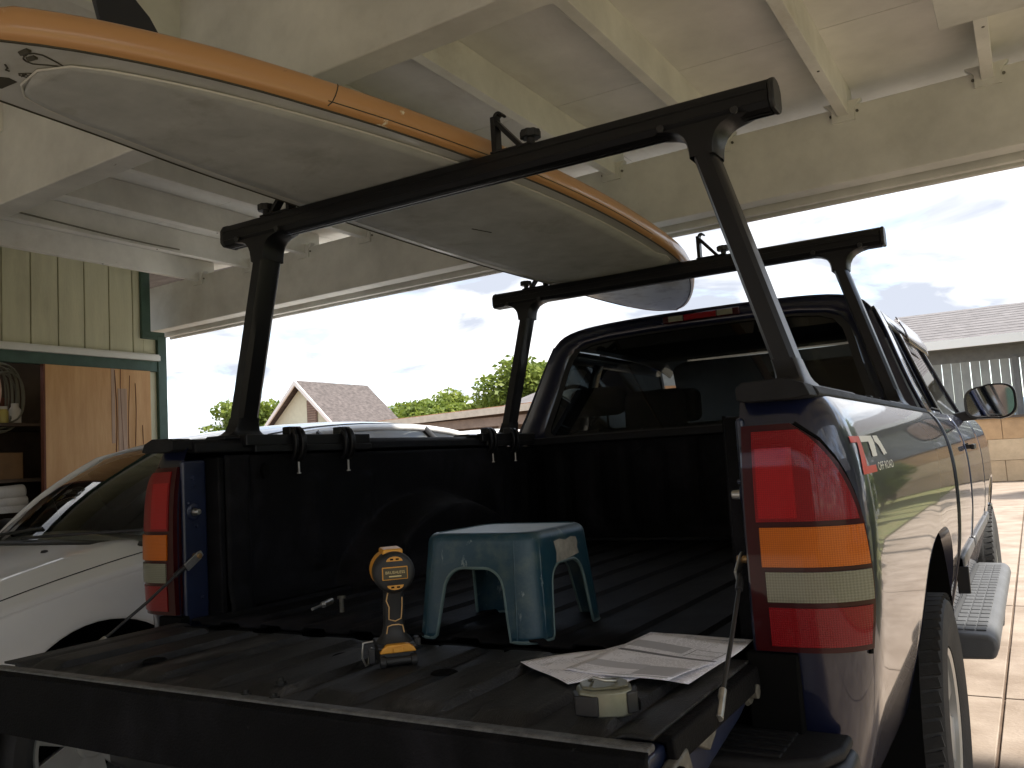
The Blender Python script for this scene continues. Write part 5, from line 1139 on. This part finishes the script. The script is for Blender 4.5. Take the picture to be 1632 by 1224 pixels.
# neighbour's open garage with slatted wall above a tan retaining wall
nb_ = thing('slatted_garage', 'grey slatted garage with shingle roof and white fascia above the tan wall', 'garage', (5, 26, 0))
MB().add([(-2.2, 23.8, 3.72), (15, 23.8, 3.72), (15, 29, 5.15), (-2.2, 29, 5.15), (-2.2, 23.8, 3.60), (15, 23.8, 3.60), (15, 29, 5.03), (-2.2, 29, 5.03)], [(0, 1, 2, 3), (7, 6, 5, 4), (0, 4, 5, 1), (1, 5, 6, 2), (2, 6, 7, 3), (3, 7, 4, 0)]).build('roof', 'shingle2', nb_)
for j in range(12):
    y_ = 23.8 + .433 * j; MB().add([(-2.2, y_ - .01, 3.735 + .119 * j), (15, y_ - .01, 3.735 + .119 * j), (15, y_ + .43, 3.727 + .119 * (j + 1)), (-2.2, y_ + .43, 3.727 + .119 * (j + 1)), (-2.2, y_ - .01, 3.71 + .119 * j), (15, y_ - .01, 3.71 + .119 * j)], [(0, 1, 2, 3), (0, 4, 5, 1)]).build('shingle_course', 'shingle2', nb_)
MB().bx(-2.25, 15.05, 23.72, 23.80, 3.50, 3.735).build('fascia', 'fascia', nb_)
MB().bx(-2.1, 14.9, 24.5, 24.62, 3.16, 3.50).build('beam', 'greytrim', nb_)
MB().bx(-2.1, 14.9, 23.82, 24.5, 3.50, 3.54).build('soffit', 'greytrim', nb_)
x = -2.05; k = 0
while x < 14.7:
    MB().bx(x, x + .215, 24.5 + random.uniform(-.01, .01), 24.545, 1.62, 3.165).build('slat', 'slat', nb_)
    x += .215 + random.choice((.008, .012, .022, .006)); k += 1
for x in (-2.0, 1.05, 4.1, 7.2, 10.3, 13.4): MB().bx(x - .06, x + .06, 24.42, 24.5, 1.6, 3.2).build('post', 'greytrim', nb_)
rw = thing('retaining_wall', 'tan block retaining wall along the end of the driveway', 'wall', (5, 24.2, 0))
MB().bx(-3.0, 15.5, 24.0, 29.5, -.02, 1.60).build('core', 'tanwall', rw)
for j, (z0, z1, off_) in enumerate(((0, .52, 0), (.53, 1.06, .35), (1.07, 1.60, 0))):
    x = -3.0 - off_
    while x < 15.4:
        MB().bx(max(-3, x) + .006, min(15.5, x + 3.59), 23.94 - .015 * (2 - j) * 0 + random.uniform(-.006, .006), 24.0, z0, z1).build('block', mat('tan_block_%d' % j, ((.60, .44, .28), (.66, .50, .33), (.56, .36, .20))[j], .9, var=.25, vscale=2.5, bump=.3, bscale=30), rw); x += 3.6
MB().bx(-3.05, 15.55, 23.9, 24.3, 1.60, 1.66).build('coping', mat('dark_coping', (.14, .11, .09), .9, var=.4), rw)
# white house on the open side of the drive
wh_ = thing('white_house', 'white house with arched porch beyond the open side of the carport', 'house', (14, 6, 0))
MB().bx(13.0, 19, -3, 13, 0, 3.0).build('wall', 'fascia', wh_)
MB().add([(12.2, -3.8, 3.0), (12.2, 13.8, 3.0), (20, 13.8, 3.0), (20, -3.8, 3.0), (16, 0, 4.8), (16, 10, 4.8)], [(0, 1, 5, 4), (1, 2, 5), (2, 3, 4, 5), (3, 0, 4), (3, 2, 1, 0)]).build('roof', 'shingle', wh_)
for yw in (-1, 2.2, 5.4, 8.6, 11.2):
    wi = MB().bx(12.96, 13.01, yw - .6, yw + .6, .7, 2.3).build('window', 'winglass', wh_)
    for k in (-.62, 0, .62): MB().bx(12.93, 12.97, yw + k - .04, yw + k + .04, .66, 2.34).build('frame_bar', 'fascia', wi)
gs = MB().bx(4.06, 60, -30, 23.5, -.028, .02).build('lawn', mat('lawn_green', (.09, .12, .03), .95, var=.5, vscale=3, col2=(.16, .13, .05), bump=.5, bscale=30)); tag(gs, kind='structure')
gs2 = MB().bx(2.52, 4.055, 3.12, 23.5, -.010, .016).build('lawn_strip', MATS['lawn_green']); tag(gs2, kind='structure')

# ---------------------------------------------------------------- trees
def tree(label, x, y, h, w_, seed, n=9000, leaf=.15, base=.35, name='tree', cat='tree'):
    rnd = random.Random(seed); t = thing(name, label, cat, (x, y, 0), 'trees around the houses')
    tr_ = MB(); fork = h * base * .8
    tr_.tube([(x, y, -.05), (x + .05, y, fork * .5), (x - .03, y + .04, fork), (x, y, h * .62)], .1, 8, rs=[.045 * h * .6, .035 * h * .6, .028 * h * .6, .01 * h])
    lobes = []
    for k in range(15):
        a = rnd.uniform(0, 2 * PI); rr_ = w_ * math.sqrt(rnd.random()) * .72; zc_ = h * (base + (1 - base) * rnd.uniform(.22, .86)) - .12 * h * (rr_ / w_)
        lobes.append((Vector((x + rr_ * math.cos(a), y + rr_ * math.sin(a), zc_)), w_ * rnd.uniform(.26, .44), h * rnd.uniform(.10, .17)))
    for c, rx_, rz_ in lobes[:10]: tr_.tube([(x, y, fork), Vector((x, y, fork)).lerp(c, .5) + Vector((0, 0, .1)), c], .03, 6, rs=[.016 * h, .010 * h, .004 * h])
    tr_.build('trunk', 'bark', t, smooth=60)
    lf = MB()
    for i in range(n):
        c, rx_, rz_ = rnd.choice(lobes); d = Vector((rnd.gauss(0, 1), rnd.gauss(0, 1), rnd.gauss(0, 1))).normalized() * (rnd.random() ** .4) * rnd.uniform(.9, 1.12)
        p = c + Vector((d.x * rx_, d.y * rx_, d.z * rz_)); u = Vector((rnd.gauss(0, 1), rnd.gauss(0, 1), rnd.gauss(0, .6))).normalized(); v_ = u.cross(Vector((rnd.gauss(0, 1), rnd.gauss(0, 1), rnd.gauss(0, 1)))).normalized(); s_ = leaf * rnd.uniform(.6, 1.3)
        lf.add([p - u * s_, p - v_ * s_ * .5, p + u * s_, p + v_ * s_ * .5], [(0, 1, 2, 3)])
    lf.build('crown', 'leaf', t)
tree('leafy tree standing left of the gabled house', -34.5, 31, 5.6, 2.6, 1)
tree('round leafy tree right behind the gabled house ridge', -26.2, 35, 5.9, 2.9, 2, 13000)
tree('small leafy tree between the round tree and the hill gap', -23.2, 34, 4.5, 2.0, 3)
tree('short bushy tree behind the board shed roof', -21.6, 36, 4.9, 1.7, 4)
tree('big leafy tree rising behind the board shed', -19.0, 35, 6.2, 3.1, 5, 14000)
tree('leafy tree rising behind the shed next to the cab', -15.6, 34, 5.6, 2.6, 6)
tree('tall shade tree beside the white house', 11.2, 14.5, 6.5, 2.8, 7, 9000)
tree('leafy tree in front of the white house porch', 10.6, 7.2, 4.6, 1.7, 8, 8000)
tree('tree growing behind the slatted garage', 6.5, 33, 6.2, 3.2, 9, 9000)
for i, (x, y) in enumerate(((12.2, .6), (12.1, 3.6), (12.3, 10.0), (12.2, -2.2))):
    tree(('low shrub under the first window of the white house', 'low shrub between two windows of the white house', 'low shrub by the far corner of the white house', 'low shrub at the carport end of the white house')[i], x, y, 1.3, .7, 20 + i, 1200, .07, .15, 'shrub', 'shrub')
# garden arches along the drive
for i, (x, y) in enumerate(((3.3, 9.6), (3.9, 16.0))):
    ga = thing('garden_arch', ('white garden arch over shrubs at the drive edge, nearer the carport', 'white garden arch at the drive edge, nearer the slatted garage')[i], 'arch', (x, y, 0), 'white garden arches along the drive')
    for dy in (-.75, .75): MB().bx(x - .09, x + .09, y + dy - .09, y + dy + .09, 0, 2.0).build('post', 'fascia', ga, bevel=.01)
    MB().prism([(y + .84 * math.cos(a), 2.0 + .5 * math.sin(a)) for a in lin(0, PI, 16)] + [(y + .66 * math.cos(a), 2.0 + .34 * math.sin(a)) for a in lin(PI, 0, 16)], 'x', x - .08, x + .08).build('arch', 'fascia', ga)
    tree(('shrub filling the garden arch nearer the carport', 'shrub filling the garden arch nearer the slatted garage')[i], x + .9, y, 2.0, .75, 40 + i, 3500, .07, .1, 'shrub', 'shrub')
tree('broad dark tree on the lawn beyond the garden arches', 5.3, 19.5, 5.2, 2.4, 50, 9000)
tree('leafy tree on the lawn beside the open carport side', 6.2, 5.0, 4.2, 1.5, 51, 8000)
for i, y in enumerate((4.4, 6.0, 7.4, 13.6, 18.6, 20.6)):
    tree(('clipped shrub on the lawn edge, first beside the open carport', 'clipped shrub on the lawn edge, second from the carport', 'clipped shrub on the lawn edge, third from the carport', 'clipped shrub between the two garden arches', 'clipped shrub past the garden arches, second from the tan wall', 'clipped shrub next to the tan wall end of the lawn')[i], 3.4 + .02 * y, y, 1.45 + .15 * (i % 3), .62, 60 + i, 3000, .06, .08, 'shrub', 'shrub')
rh = thing('red_roofed_house', 'far low house with a faded red roof at the edge of the carport wall', 'house', (-49, 42, 0))
MB().bx(-54, -42, 40, 46, 0, 2.3).build('wall', 'palewall', rh)
MB().add([(-55, 39.4, 2.3), (-41, 39.4, 2.3), (-41, 46.6, 2.3), (-55, 46.6, 2.3), (-52.5, 43, 3.3), (-43.5, 43, 3.3)], [(0, 1, 5, 4), (1, 2, 5), (2, 3, 4, 5), (3, 0, 4), (3, 2, 1, 0)]).build('roof', mat('faded_red_roof', (.38, .15, .12), .8, var=.3, vscale=2), rh)
